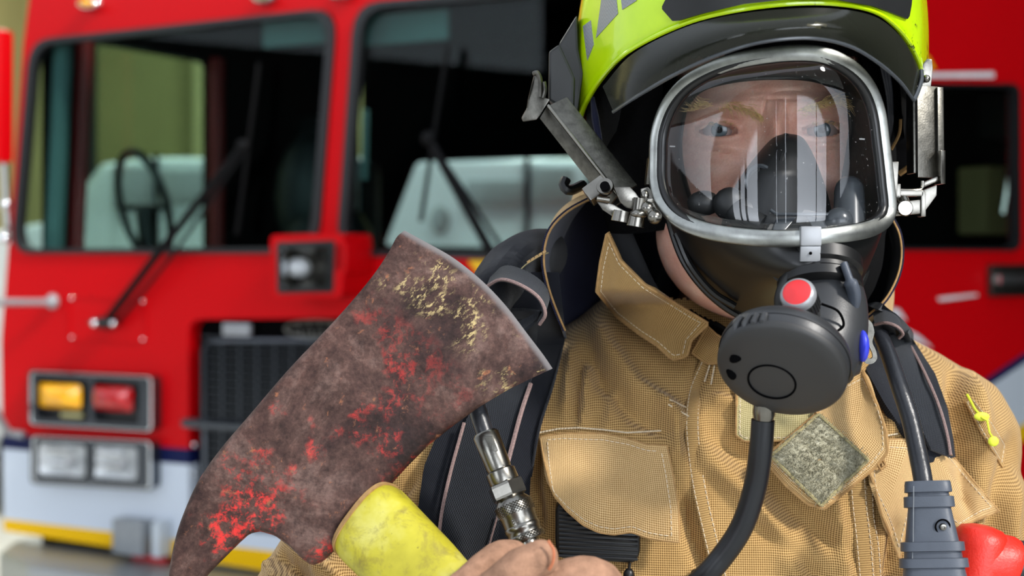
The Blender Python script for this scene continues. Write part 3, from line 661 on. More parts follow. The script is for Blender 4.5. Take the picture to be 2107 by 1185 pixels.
# chassis and wheels below, mostly out of sight
mesh('chassis', rbox(fl(1.25, 1.9, .55), ET*.9, EB*1.8, EZ*.12, .02), M['dash'], truck)
for a in (.12, 2.38):
    for b in (1.3, 3.2):
        wv = mesh('wheel', lathe([(.2, -.14), (.46, -.14), (.5, -.1), (.5, .1), (.46, .14), (.2, .14)], fl(a, b, .5), ET, 28), M['tyre'], truck, recalc=True)
        mesh('hub', lathe([(.0, -.1), (.2, -.1), (.2, .1), (.0, .1)], fl(a, b, .5), ET, 20), M['steel'], wv, recalc=True)
mesh('body_box', rbox(fl(1.25, 3.2, 1.0), ET*1.2, EB*.8, EZ*.3, .02), M['red'], truck, smooth=False)

# ---------------------------------------------------------------- white van beyond the truck
van = thing('white_van', [-1.2, 9.6, 0], 'white van parked beyond the fire truck, seen through its cab windows', 'van')
vx = lambda u, d=9.0: (u-CX)/F*d
vz = lambda v, d=9.0: CH-(v-HV)/F*d
prof = [(vx(1420), .35), (vx(1420), vz(345)), (vx(1350), vz(326)), (vx(700), vz(322)), (vx(300), vz(322)), (vx(205), vz(335)), (vx(120), vz(450)), (vx(-150), vz(500)), (vx(-180), .35)]
mesh('van_body', prism([(x, 9.0, z) for x, z in prof], (0, 1.8, 0), .06, seg=3), M['white_paint'], van, smooth=True, sharp=40)
for (a, b, t_, bt) in ((232, 312, 345, 430), (328, 520, 352, 420), (960, 1075, 372, 425), (1095, 1180, 345, 420)):
    mesh('van_window', rbox([vx((a+b)/2), 8.985, vz((t_+bt)/2)], [(vx(b)-vx(a))/2, 0, 0], [0, .01, 0], [0, 0, (vz(t_)-vz(bt))/2], .004), M['grey_paint'], van)
for u in (322, 1085): mesh('door_gap', rbox([vx(u), 8.99, vz(440)], [.016, 0, 0], [0, .008, 0], [0, 0, .38], 0), M['dark'], van, smooth=False)
for u in (120, 1180):
    mesh('wheel', lathe([(.2, -.1), (.34, -.1), (.36, -.07), (.36, .1), (.2, .1)], [vx(u), 8.99, .36], [0, 1, 0], 24), M['tyre'], van, recalc=True)
mesh('van_emblem', ball([vx(906), 8.99, vz(452)], (.06, .008, .09), 16), M['grey_paint'], van)
# ---------------------------------------------------------------- firefighter: body
person = thing('person', [.17, 1.17, 0], 'firefighter in tan turnout jacket and black hood, holding an axe, face behind a mask', 'person')
s1 = 1/F
def cap(p, q, r0, r1, n=10, k=20, flat=1.0):
    t = np.linspace(0, 1, n)[:, None]; pts = np.asarray(p)*(1-t)+np.asarray(q)*t; r = r0*(1-t[:, 0])+r1*t[:, 0]
    # rounded ends
    ax = nrm(np.asarray(q)-np.asarray(p)); e0 = [p-ax*r0*.86, p-ax*r0*.5]; e1 = [q+ax*r1*.5, q+ax*r1*.86]
    return tube(np.r_[e0, pts, e1], np.r_[r0*.5, r0*.86, r, r1*.86, r1*.5], k, flat=flat)
def rings(rows, k=40, ex=2.3):
    """rows: (v, u_center, d_center, half width m, half depth m) -> lofted trunk"""
    rows = np.array(rows, float); t = np.linspace(0, 1, 36); T = np.linspace(0, 1, len(rows))
    R = np.stack([np.interp(t, T, rows[:, i]) for i in range(5)], 1); th = np.linspace(0, 2*np.pi, k, endpoint=False)
    c, s = np.cos(th), np.sin(th); c = np.sign(c)*abs(c)**(2/ex); s = np.sign(s)*abs(s)**(2/ex); A = []
    for v, u, d, w, h in R:
        o = P(u, v, d); A.append(np.stack([o[0]+w*c, o[1]+h*s, o[2]+0*c], -1))
    g = grid(np.array(A), cv=True); g.f += [list(range(k))[::-1], [35*k+i for i in range(k)]]; g.mi += [0, 0]; return g
HC = P(1582, 335, 1.135)
SHR, ELR, WRR = P(1890, 1015, 1.15), P(2170, 1600, 1.16), P(2150, 2150, 1.0)
SHL, ELL, WRL = P(1020, 905, 1.16), P(640, 1385, 1.06), P(1010, 1400, .95)
bodyg = G(ball(HC, (.088, .1, .135), 40), ball(P(1580, 545, 1.095), (.070, .070, .040), 28), ball(P(1568, 480, 1.105), (.083, .080, .07), 28),
          cap(P(1570, 560, 1.17), P(1500, 860, 1.19), .062, .07), ball(P(1362, 330, 1.15), (.012, .025, .034), 14), ball(P(1800, 330, 1.15), (.012, .025, .034), 14),
          rings([(760, 1480, 1.19, .10, .07), (860, 1480, 1.19, .18, .10), (1100, 1480, 1.19, .18, .11), (1500, 1480, 1.2, .16, .10), (2000, 1480, 1.2, .17, .11), (2300, 1480, 1.2, .17, .10)]),
          cap(SHR, ELR, .055, .045), cap(ELR, WRR, .042, .03), cap(SHL, ELL, .055, .045), cap(ELL, WRL, .042, .03))
for sgn in (-1, 1):
    hx = P(1480, 2250, 1.2); hip = hx + [sgn*.1, 0, 0]; kn = np.array([hip[0]+sgn*.02, 1.2, .5]); an = np.array([kn[0], 1.22, .1])
    bodyg.merge(cap(hip, kn, .085, .055)); bodyg.merge(cap(kn, an, .055, .04)); bodyg.merge(cap(an+[0, 0, -.04], an+[0, -.14, -.05], .035, .03))
v, f, n = remesh(bodyg, .0042, 8)
# refine the face region, then sculpt it along the view direction
me = bpy.data.meshes.new('t'); me.from_pydata(v.tolist(), [], f); bm = bmesh.new(); bm.from_mesh(me); bpy.data.meshes.remove(me)
for rnd in range(2):
    bm.verts.ensure_lookup_table(); V0 = np.array([x.co[:] for x in bm.verts]); U_, V_, D_ = uvd(V0)
    box = (1380, 1790, 140, 480) if rnd == 0 else (1400, 1770, 200, 300)
    sel = (U_ > box[0]) & (U_ < box[1]) & (V_ > box[2]) & (V_ < box[3]) & (D_ < 1.12)
    ed = [e for e in bm.edges if sel[e.verts[0].index] and sel[e.verts[1].index]]
    bmesh.ops.subdivide_edges(bm, edges=ed, cuts=1, use_grid_fill=True, smooth=.0)
bmesh.ops.triangulate(bm, faces=[q for q in bm.faces if len(q.verts) > 4])
v = np.array([x.co[:] for x in bm.verts]); f = [[x.index for x in q.verts] for q in bm.faces]; bm.free()
U_, V_, D_ = uvd(v)
gs = lambda u, v_, su, sv, r=0: np.exp(-((((U_-u)*math.cos(r)+(V_-v_)*math.sin(r))/su)**2 + ((-(U_-u)*math.sin(r)+(V_-v_)*math.cos(r))/sv)**2))
EYE = [(1480, 268), (1692, 268)]
h = (.010*gs(1475, 222, 62, 20, -.12) + .010*gs(1700, 222, 58, 20, .10) - .004*gs(1590, 215, 12, 26)      # brow
     - .010*gs(1482, 262, 48, 24) - .010*gs(1694, 262, 46, 24)                                            # sockets
     + .020*gs(1592, 330, 20, 75) + .006*gs(1592, 255, 22, 40)                                            # nose
     + .007*gs(1460, 375, 52, 38) + .007*gs(1722, 370, 36, 38)                                            # cheeks
     + .004*gs(1480, 300, 40, 8, .12) + .004*gs(1694, 298, 38, 8, -.1)                                    # lower lid bags
     - .0018*gs(1482, 314, 42, 4, .16) - .0018*gs(1694, 312, 40, 4, -.12) - .0012*gs(1470, 330, 44, 4, .2)
     - .0016*gs(1610, 188, 60, 3, -.03) - .0014*gs(1600, 204, 50, 3, .02) - .0022*gs(1572, 222, 3.5, 20, .2) - .002*gs(1618, 222, 3.5, 20, -.2))
for eu, ev in EYE:
    # upper and lower lids with an almond opening between
    x = (U_-eu)/40.; top = ev-2-7.5*np.clip(1-x**2, 0, 1)+2*x*(1 if eu > 1600 else -1); bot = ev+4+6.5*np.clip(1-x**2, 0, 1)
    inside = (abs(x) < 1) & (V_ > top) & (V_ < bot)
    h += .0035*np.exp(-((V_-top+5)/6)**2)*(abs(x) < 1.25)*np.clip(1.25-abs(x), 0, .4)/.4 + .0025*np.exp(-((V_-bot-5)/5)**2)*(abs(x) < 1.2)*np.clip(1.2-abs(x), 0, .4)/.4
    h -= .0022*np.exp(-((V_-top+17)/3.5)**2)*np.clip(1.3-abs(x), 0, .5)*2
    h = np.where(inside, h-.010, h)
h *= np.clip((1.13-D_)/.03, 0, 1)
v[:, 1] -= h
body = mesh('body', Geo().add(v, f), M['skin'], person)
bvh_body = BVHTree.FromPolygons(v.tolist(), f)
def hit(bvh, u, vv, fb=1.1):
    o = Vector((0, 0, CH)); p = Vector(P(u, vv, 1)) - o; r = bvh.ray_cast(o, p.normalized())
    return r[0].y if r[0] is not None else fb
for k, (eu, ev) in enumerate(EYE):
    sgn = -1 if k == 0 else 1; c = P(eu, ev, hit(bvh_body, eu-42*sgn if 0 else eu, ev-24)+.0125)
    look = nrm(np.array([0, 0, CH+.02]) - c); X, Y, Z = basis(look)
    e = mesh('eye', ball(c, .0122, 28), M['eye_white'], person)
    mesh('iris', lathe([(.0001, .0120), (.0030, .01215), (.0058, .0114), (.0061, .0106)], c, look, 24, cap=False), M['iris'], e)
    mesh('pupil', lathe([(.0001, .01245), (.0024, .0123), (.0026, .0118)], c, look, 20, cap=False), M['pupil'], e)
def hairs(name, pts, n, L, r, ang, seed):
    rs = np.random.RandomState(seed); g = Geo(); p = np.array(pts, float)
    for i in range(n):
        t = rs.rand()*(len(p)-1); a = int(t); q = p[a]*(1-t+a)+p[min(a+1, len(p)-1)]*(t-a); u, vv = q[0]+rs.randn()*3, q[1]+rs.randn()*q[2]*.45
        d = hit(bvh_body, u, vv, 1.04); th = ang(u)+rs.randn()*.28; l = L*(.6+.7*rs.rand())
        g.merge(tube([P(u, vv, d+.001), P(u+math.cos(th)*l*.5, vv+math.sin(th)*l*.5, d-.004), P(u+math.cos(th+.25)*l, vv+math.sin(th+.25)*l, d-.0045-.002*rs.rand())], [r, r*.8, r*.15], 4, cap=False))
    return mesh(name, g, M['hair'], person)
hairs('eyebrow', [(1425, 224, 7), (1460, 212, 9), (1500, 214, 11), (1540, 228, 10), (1556, 240, 6)], 190, 24, .00020, lambda u: math.pi*.98 if u < 1470 else .35, 1)
hairs('eyebrow', [(1640, 232, 7), (1680, 216, 9), (1720, 206, 12), (1752, 214, 14), (1762, 226, 12)], 320, 28, .00021, lambda u: .35 if u > 1730 else -.25, 2)
for pts, a in ((([1446, 262, 2], [1482, 252, 1], [1514, 262, 2]), -1.2), (([1660, 262, 2], [1694, 252, 1], [1728, 262, 2]), -1.6)): hairs('eyelashes', pts, 46, 9, .00013, lambda u, a=a: a*.6, 5)

# ---------------------------------------------------------------- hood under the helmet
hg = G(ball(HC+[0, .004, 0], (.099, .111, .145), 40), ball(P(1590, 500, 1.12), (.086, .09, .085), 28), cap(P(1560, 560, 1.175), P(1500, 800, 1.19), .078, .085))
hv, hf, hn = remesh(hg, .005, 6); U_, V_, D_ = uvd(hv)
OPEN = [(1400, 120), (1362, 300), (1336, 420), (1334, 500), (1350, 560), (1382, 612), (1440, 650), (1500, 675), (1560, 700), (1680, 690), (1742, 580), (1778, 450), (1796, 300), (1776, 120)]
keep = ~(inpoly(U_, V_, OPEN) & (D_ < 1.14))
hf = [q for q in hf if all(keep[i] for i in q)]
hood = mesh('hood', Geo().add(hv, hf), M['black_cloth'], person); md = hood.modifiers.new('thickness', 'SOLIDIFY'); md.thickness = .002

# ---------------------------------------------------------------- turnout jacket
jg = G(rings([(600, 1500, 1.205, .10, .085), (660, 1500, 1.205, .13, .095), (720, 1495, 1.20, .175, .11), (790, 1485, 1.195, .225, .125), (880, 1480, 1.19, .245, .145),
              (1100, 1475, 1.19, .235, .16), (1400, 1475, 1.19, .225, .16), (2100, 1475, 1.20, .235, .165), (2500, 1475, 1.20, .25, .17)], 48, 2.4),
       cap(SHR+[-.02, 0, .0], ELR, .095, .085), cap(ELR, WRR, .082, .065), cap(SHL+[.0, 0, .0], ELL, .095, .075), cap(ELL, WRL, .072, .056))
jv, jf, jn = remesh(jg, .0034, 14)
U_, V_, D_ = uvd(jv)
FOLDS = [([(1215, 640), (1250, 720), (1310, 800), (1400, 860), (1440, 870)], 20, .007), ([(1205, 700), (1235, 780), (1300, 850), (1390, 900)], 16, -.005),
         ([(1180, 700), (1165, 860)], 14, .004), ([(1215, 740), (1200, 880)], 12, .004), ([(1262, 790), (1250, 890)], 11, .003), ([(1195, 700), (1183, 880)], 9, -.003),
         ([(1450, 720), (1415, 860), (1425, 960)], 14, -.005), ([(1470, 700), (1500, 760)], 14, .004), ([(1440, 860), (1560, 960), (1640, 1050), (1760, 1160)], 26, -.007),
         ([(1430, 920), (1530, 1010), (1600, 1100), (1660, 1200)], 22, .006), ([(1460, 820), (1530, 840)], 14, .004), ([(1540, 1060), (1640, 1150), (1700, 1200)], 18, -.005),
         ([(1400, 1010), (1420, 1100), (1460, 1200)], 16, -.006), ([(1360, 820), (1390, 880), (1400, 960)], 14, .004), ([(1700, 1000), (1730, 1100), (1740, 1200)], 14, .004),
         ([(1960, 720), (1975, 850), (1990, 980), (2010, 1080)], 18, -.010), ([(1990, 740), (2010, 860), (2020, 960)], 22, .006), ([(2090, 880), (2060, 1000), (2040, 1140)], 18, -.005),
         ([(2080, 980), (2075, 1100), (2100, 1190)], 16, .005), ([(1850, 1060), (1830, 1200)], 14, -.006), ([(1790, 760), (1820, 830), (1840, 900)], 14, .004),
         ([(560, 1130), (620, 1180), (660, 1240)], 15, -.010), ([(530, 1110), (560, 1180), (600, 1240)], 15, .007), ([(640, 1160), (700, 1200)], 14, .006), ([(600, 1100), (680, 1150)], 10, -.004),
         ([(860, 960), (800, 1040), (740, 1120)], 18, -.006), ([(1100, 900), (1095, 1000), (1110, 1100)], 16, -.008)]
dsp = seglines(U_, V_, FOLDS)
from mathutils import noise as mn
nz = np.array([mn.noise(Vector((x*9, y*9, z*6))) + .5*mn.noise(Vector((x*22, y*22, z*15))) for x, y, z in jv])
dsp = 1.8*dsp*np.clip(-jn[:, 1]*1.6, 0, 1) + nz*.0035
jv = jv + jn*dsp[:, None]
# open the neck
nk = P(1560, 600, 1.19)
keep = ~((V_ < 612) & (abs(U_-1500) < 280))
jf2 = [q for q in jf if all(keep[i] for i in q)]
ang = np.arctan2(jv[:, 0]-.17, -(jv[:, 1]-1.19)); juv = np.stack([jv[:, 0]*1.0 + .25*np.sin(ang)*0, -jv[:, 2]], -1)
side = abs(jn[:, 0]) > .8; juv[:, 0] = np.where(side, jv[:, 1]*1.0, jv[:, 0])
jacket = mesh('jacket', Geo().add(jv, jf2, np.stack([jv[:, 0]*1.05+nz*.0003, jv[:, 2]-jv[:, 1]*.12], -1)), M['tan'], person)
bvh = BVHTree.FromPolygons(jv.tolist(), jf2)
def D(u, v_, fb=1.08): return hit(bvh, u, v_, fb)
def onj(pts, off=.002): return np.array([P(p[0], p[1], D(p[0], p[1]) - off - (p[2] if len(p) > 2 else 0)) for p in pts])
def drape(b, r, t, l, n=26, m=26, off=.004, lift=None, smooth=3):
    """four pixel-space edges laid on the jacket; lift(s, q) adds distance off the cloth"""
    g2 = coons(*[np.array([(x[0], x[1], 0.) for x in e], float) for e in (b, r, t, l)], n=n, m=m); d = np.zeros((n, m))
    for i in range(n):
        for j in range(m): d[i, j] = D(g2[i, j, 0], g2[i, j, 1])
    for _ in range(smooth):
        e = np.pad(d, 1, mode='edge'); d = (e[:-2, 1:-1]+e[2:, 1:-1]+e[1:-1, :-2]+e[1:-1, 2:]+4*d)/8
    s, q = np.meshgrid(np.linspace(0, 1, n), np.linspace(0, 1, m), indexing='ij'); d = d - off - (lift(s, q) if lift else 0)
    return np.stack([P(g2[i, j, 0], g2[i, j, 1], d[i, j]) for i in range(n) for j in range(m)]).reshape(n, m, 3)
def stitches(path, r=.00035, dash=.0028, gap=.0012, off=.0006):
    p = resamp(path, 400); L = np.r_[0, np.cumsum(np.linalg.norm(np.diff(p, axis=0), axis=1))]; g = Geo(); s = 0
    at = lambda x: np.array([np.interp(x, L, p[:, k]) for k in range(3)])
    while s+dash < L[-1]:
        a, c_, b = at(s), at(s+dash/2), at(s+dash); g.merge(tube([a+[0, off*.3, 0], c_-[0, off, 0], b+[0, off*.3, 0]], r, 5)); s += dash+gap
    return g
def hem(A, r=.0011):
    """rolled edge all round a grid"""
    e = np.r_[A[:, 0], A[-1, 1:], A[-2::-1, -1], A[0, -2:0:-1]]; return tube(resamp(np.r_[e, e[:1]], 160)[:-1], r, 6, closed=True)
def inset(A, k): return np.r_[A[k:-k, k], A[-k-1, k:-k], A[-k-1:k-1 if k > 1 else 0:-1, -k-1]]
def flap(name, b, r, t, l, mat='tan_flap', off=.004, th=.003, lift=None, n=30, m=30, st=2, label=None, parent=None, hemr=.0011, smooth=3):
    A = drape(b, r, t, l, n, m, off, lift, smooth); o = mesh(name, sheet(A, th), M[mat], parent or jacket, recalc=True)
    mesh('hem', hem(A-[0, -.001, 0], hemr), M['tan_plain'], o)
    if st:
        g = G(stitches(np.r_[A[st, st:-st], ]), stitches(A[st:-st, st]), stitches(A[-st-1, st:-st]), stitches(A[st:-st, -st-1])); mesh('stitching', g, M['thread'], o)
    if label: o['label'] = label
    return o, A
ww = lambda a, f_, p=0: a*np.sin(f_+p)
# left chest pocket flap, lifting away at the bottom
flap('pocket_flap', [(1132, 998), (1142, 1022), (1168, 1052), (1200, 1080), (1232, 1095), (1262, 1100), (1300, 1094), (1330, 1106), (1362, 1112), (1398, 1116)],
     [(1398, 1116), (1396, 1050), (1385, 980), (1372, 918)], [(1112, 900), (1160, 893), (1240, 893), (1290, 903), (1330, 916), (1372, 918)], [(1132, 998), (1120, 950), (1112, 900)],
     off=.004, lift=lambda s, q: (1-q)*.020+.006*np.sin(s*5.2+1)*(1-q)+.003*np.sin(q*6), n=40, m=36)
# right chest flap corner beside the cable
flap('pocket_flap', [(1895, 1012), (1930, 1050), (1972, 1086)], [(1972, 1086), (2010, 1070), (2056, 1052)], [(1932, 905), (1990, 975), (2056, 1052)], [(1895, 1012), (1885, 950), (1880, 885), (1932, 905)],
     off=.005, lift=lambda s, q: .012*s, n=30, m=26)
flap('pocket_flap', [(1800, 1000), (1815, 1060), (1836, 1110), (1852, 1152)], [(1852, 1152), (1862, 1100), (1872, 1040)], [(1775, 935), (1830, 905), (1872, 905), (1885, 960), (1872, 1040)], [(1800, 1000), (1775, 935)],
     mat='tan_flap', off=.005, lift=lambda s, q: .007*(1-q), n=24, m=20)
# collar, storm flap and lapel
flap('collar', [(1228, 600), (1270, 652), (1320, 690), (1352, 710), (1384, 740), (1414, 732)], [(1414, 732), (1422, 700), (1458, 666)], [(1250, 478), (1275, 535), (1325, 585), (1385, 622), (1458, 666)], [(1228, 600), (1236, 540), (1250, 478)],
     mat='tan', off=.012, lift=lambda s, q: .012+.022*q*(1-.2*s)-.004*np.cos(s*5), n=44, m=26, hemr=.0013, smooth=8)
flap('collar_stand', [(1424, 726), (1455, 748), (1500, 745), (1545, 730), (1600, 722)], [(1600, 722), (1640, 700), (1660, 668)], [(1456, 672), (1480, 694), (1520, 700), (1600, 690), (1660, 668)], [(1424, 726), (1456, 672)],
     mat='tan', off=.006, lift=lambda s, q: .010*q, n=26, m=14, st=0)
flap('collar_stand', [(1660, 790), (1720, 800), (1770, 770), (1800, 740)], [(1800, 740), (1790, 700), (1770, 668)], [(1640, 700), (1700, 690), (1770, 668)], [(1660, 790), (1640, 700)],
     mat='tan', off=.008, lift=lambda s, q: .016*q, n=24, m=18, st=0)
vel, VA = flap('hook_strip', [(1516, 895), (1532, 908), (1690, 905)], [(1690, 905), (1694, 800)], [(1516, 775), (1600, 772), (1694, 780)], [(1516, 895), (1516, 775)], mat='velcro', off=.006, th=.002, n=24, m=20, st=1, label='olive green woven hook strip')
storm, SA = flap('storm_flap', [(1572, 944), (1620, 1000), (1662, 1036), (1696, 1046)], [(1696, 1046), (1800, 962), (1826, 930), (1822, 885), (1805, 835)], [(1675, 858), (1712, 815), (1745, 780), (1775, 762), (1805, 835)], [(1572, 944), (1620, 905), (1675, 858)],
     off=.010, th=.003, lift=lambda s, q: .006+.010*s*(1-s)*4*.5+.006*np.sin(q*5+s*3), n=40, m=36, hemr=.0016)
D2 = lambda u, v_: hit(BVHTree.FromPolygons(SA.reshape(-1, 3).tolist(), grid(SA).f), u, v_, 1.0)
sb = BVHTree.FromPolygons(SA.reshape(-1, 3).tolist(), grid(SA).f)
q2 = coons(*[np.array([(x, y, 0.) for x, y in e]) for e in ([(1586, 938), (1690, 1040)], [(1690, 1040), (1786, 946)], [(1684, 852), (1786, 946)], [(1586, 938), (1684, 852)])], n=26, m=26)
PA = np.array([[P(x, y, hit(sb, x, y, 1.02)-.0035) for x, y, _ in row] for row in q2]); 
for _ in range(4): e = np.pad(PA[..., 1], 1, mode='edge'); PA[..., 1] = (e[:-2, 1:-1]+e[2:, 1:-1]+e[1:-1, :-2]+e[1:-1, 2:]+4*PA[..., 1])/8
ij = np.arange(26); c1 = .0024*np.maximum(np.exp(-((ij[:, None]-13)/1.8)**2), np.exp(-((ij[None]-13)/1.8)**2)); PA[..., 1] += c1 + .0006*np.random.randn(26, 26)
pt = mesh('fleece_patch', sheet(PA, .003), M['felt'], storm, recalc=True); pt['label'] = 'grey green loop pile square'
mesh('patch_edge', hem(PA, .0013), M['velcro'], pt)
rs = np.random.RandomState(3); fz = Geo()
for i in range(2600):
    a, b = rs.randint(0, 26, 2); p = PA[a, b] + np.array([rs.randn()*.001, -.0004, rs.randn()*.001]); q = p + np.array([rs.randn()*.0012, -.0014*rs.rand()-.0006, rs.randn()*.0012])
    fz.merge(tube([p, (p+q)/2+rs.randn(3)*.0004, q], [.00022, .0002, .0001], 3, cap=False))
mesh('pile_fibres', fz, M['felt'], pt)['kind'] = 'stuff'
# seams: tubes of cloth with double stitching
def seam(path, w=.0055, h=.0016, mat='tan', st=True, off=.0012, label=None):
    c = onj(path, off); c = spl(c, 60); o = mesh('seam', tube(c, w, 12, flat=h/w, up=[1, 0, .1]), M[mat], jacket)
    if st:
        g = Geo()
        for sg in (-.75, .75): g.merge(stitches(c + np.array([sg*w, -h*.8, 0])))
        mesh('stitching', g, M['thread'], o)
    return o
seam([(1455, 745), (1432, 800), (1424, 860), (1428, 930), (1440, 1010), (1458, 1090), (1484, 1200)])
seam([(1764, 985), (1768, 1040), (1776, 1110), (1784, 1200)], .0065)
seam([(1788, 1000), (1790, 1060), (1800, 1120), (1806, 1200)], .003)
for p in ([(1108, 890), (1150, 882), (1190, 880), (1240, 884), (1290, 890), (1360, 886)], [(1395, 872), (1395, 1000)][:0], [(1462, 745), (1448, 790)], [(1470, 752), (1462, 795)], [(1780, 915), (1830, 895), (1850, 892)], [(1375, 832), (1420, 858)], [(1378, 822), (1420, 842)]):
    if p: mesh('bar_tack', stitches(onj(p, .0022), .0006, .0022, .0002), M['thread'], jacket)
mesh('thread_loop', tube(onj([(1812, 945, .004), (1806, 956, .006), (1812, 966, .006), (1822, 958, .006), (1818, 948, .004)], .006), .0012, 8), M['tan_plain'], jacket)
# sleeve tab with fluorescent thread
flap('sleeve_tab', [(1985, 822), (2020, 890), (2064, 962)], [(2064, 962), (2070, 915)], [(2000, 818), (2040, 865), (2070, 915)], [(1985, 822), (2000, 818)], mat='tan', off=.003, n=24, m=10, st=1, hemr=.0008)
mesh('loose_thread', G(tube(onj([(1990, 812, .003), (2006, 842, .005), (2022, 860, .005), (2034, 866, .004)], .005), .0010, 6), tube(onj([(2030, 860, .004), (2036, 890, .005), (2046, 905, .005)], .005), .0008, 6),
     ball(onj([(2020, 857)], .009)[0], (.006, .0015, .0035), 10), ball(onj([(2044, 908)], .009)[0], (.0042, .0015, .0040), 10)), M['yellowgreen'], jacket)
# trousers and boots
tg = G(rings([(2400, 1475, 1.2, .19, .13), (2700, 1475, 1.2, .2, .13), (2900, 1475, 1.2, .2, .12)]))
for sgn in (-1, 1):
    hip = P(1480, 2700, 1.2) + [sgn*.1, 0, 0]; kn = np.array([hip[0]+sgn*.02, 1.2, .5]); an = np.array([kn[0], 1.22, .22]); tg.merge(cap(hip, kn, .115, .09)); tg.merge(cap(kn, an, .09, .085))
tv, tf, tn = remesh(tg, .009, 6); mesh('trousers', Geo().add(tv, tf, np.stack([tv[:, 0], tv[:, 2]], -1)), M['tan'], person)
for sgn in (-1, 1):
    hip = P(1480, 2700, 1.2) + [sgn*.1, 0, 0]; x = hip[0]+sgn*.02
    bg = G(cap(np.array([x, 1.22, .3]), np.array([x, 1.22, .1]), .065, .06), cap(np.array([x, 1.2, .062]), np.array([x, 1.07, .055]), .058, .052))
    bv, bf, bn = remesh(bg, .008, 6); bv[:, 2] = np.maximum(bv[:, 2], 0.0); mesh('boot', Geo().add(bv, bf), M['rubber_matt'], person)
# ---------------------------------------------------------------- breathing mask
def dm(u, v): 
    x = (u-1667)/F; return .952 + (4.3 if x < 0 else 11)*x*x + (300-v)/F*.10
mask = thing('breathing_mask', P(1600, 560, 1.0), 'black rubber full face breathing mask with clear wide lens in a grey metal band', 'breathing mask')
FR = [(1352, 330), (1356, 270), (1380, 210), (1424, 165), (1500, 130), (1600, 112), (1682, 112), (1738, 134), (1778, 172), (1802, 226), (1813, 300), (1822, 380), (1825, 438), (1798, 467), (1740, 481), (1667, 489), (1600, 491), (1520, 486), (1450, 474), (1398, 452), (1366, 418), (1353, 376)]
NF = 120
fuv = spl([(u, v, 0) for u, v in FR], NF, True)[:, :2]
fr3 = np.array([P(u, v, dm(u, v)) for u, v in fuv])
band = tube(fr3, .0050, 12, closed=True, up=[0, -1, 0], flat=1.15, ex=5)
cb = mesh('clamp_band', band, M['frame'], mask, recalc=True)
cen = np.array([1600., 305.]); inner = cen + (fuv-cen)*.955
mesh('rubber_gasket', tube(np.array([P(u, v, dm(u, v)-.001) for u, v in cen+(fuv-cen)*.962]), .0036, 10, closed=True), M['rubber'], mask, recalc=True)
mesh('edge_bead', tube(np.array([P(u, v, dm(u, v)+.008) for u, v in cen+(fuv-cen)*1.03]), .0022, 8, closed=True), M['steel'], cb, recalc=True)
# clear lens bulging forward
K = 22; L = []
for k in np.linspace(1, .02, K):
    uv_ = cen + (fuv-cen)*.965*k; L.append([P(u, v, dm(u, v) - .004*(1-k**10)) for u, v in uv_])
lens = mesh('lens', grid(np.array(L), cv=True), M['lens'], mask, recalc=True)
mesh('lens_mark', G(*[tube([P(u, v, dm(u, v)-.0045), P(u+11, v+.5, dm(u, v)-.0045)], .0005, 5) for u, v in ((1378, 301), (1768, 286))]), M['silver'], lens)
# black inner skirt to the face
SEAL = [(1400, 310), (1404, 255), (1418, 212), (1450, 182), (1520, 165), (1600, 160), (1670, 164), (1718, 182), (1742, 215), (1750, 262), (1746, 300), (1738, 350), (1728, 400), (1716, 445), (1690, 475), (1640, 484), (1600, 484), (1540, 484), (1480, 480), (1446, 455), (1424, 415), (1408, 365)]
suv = spl([(u, v, 0) for u, v in SEAL], NF, True)[:, :2]
sd_ = np.array([hit(bvh_body, u, v, 1.06) - .001 for u, v in suv])
for _ in range(6): sd_ = (np.roll(sd_, 1)+sd_+np.roll(sd_, -1))/3
k = np.argmin(abs(suv[:, 0]-fuv[0, 0])+abs(suv[:, 1]-fuv[0, 1])); A = []
for t in np.linspace(0, 1, 12):
    q = fuv*(1-t**1.2)*1.0 + suv*t**1.2; d = np.array([dm(u, v) for u, v in fuv])*(1-t) + sd_*t + .012*math.sin(math.pi*t)
    A.append([P(u, v, dd) for (u, v), dd in zip(q, d)])
mesh('face_seal', grid(np.array(A), cv=True), M['rubber'], mask)
mesh('seal_lip', tube(np.array([P(u, v, dd-.001) for (u, v), dd in zip(suv, sd_)]), .0016, 8, closed=True), M['rubber'], mask, recalc=True)
# outer rubber body round cheeks and chin
OUT = [(1362, 330, 1.06), (1366, 270, 1.06), (1388, 205, 1.05), (1430, 160, 1.04), (1500, 122, 1.03), (1600, 106, 1.03), (1682, 108, 1.04), (1742, 128, 1.05), (1782, 168, 1.06), (1806, 226, 1.07), (1812, 300, 1.08), (1812, 380, 1.08), (1800, 450, 1.08), (1790, 520, 1.07), (1768, 590, 1.06), (1720, 645, 1.055), (1640, 668, 1.055), (1540, 656, 1.055), (1468, 612, 1.055), (1412, 545, 1.06), (1382, 470, 1.065), (1368, 400, 1.06)]
o3 = spl(OUT, NF, True); A = []
for i in range(NF):
    j = i; row = []
    a = np.array([*fuv[i], dm(*fuv[i])+.004]); b = o3[i]; low = max(0, (b[1]-430)/230)
    for t in np.linspace(0, 1, 22):
        q = a*(1-t)+b*t; bl = math.sin(math.pi*t)
        port = math.exp(-(((q[0]-1672)/95)**2+((q[1]-575)/70)**2))
        q[2] += -.030*bl*low*.8 - .028*port*min(1, low*2)*bl**.5; q[0] += (q[0]-1600)*.04*bl*low
        row.append(P(*q))
    A.append(row)
A = np.array(A); fbod = mesh('rubber_body', sheet(A, .0022, N=-gnorm(A, [0, 1.2, 1.5])) if 0 else grid(A, cu=True), M['rubber'], mask, recalc=True)
sm = fbod.modifiers.new('thickness', 'SOLIDIFY'); sm.thickness = .0022; sm.offset = -1
mesh('jaw_lip', tube(np.array([P(*q) for q in o3]), .003, 8, closed=True), M['rubber'], fbod, recalc=True)
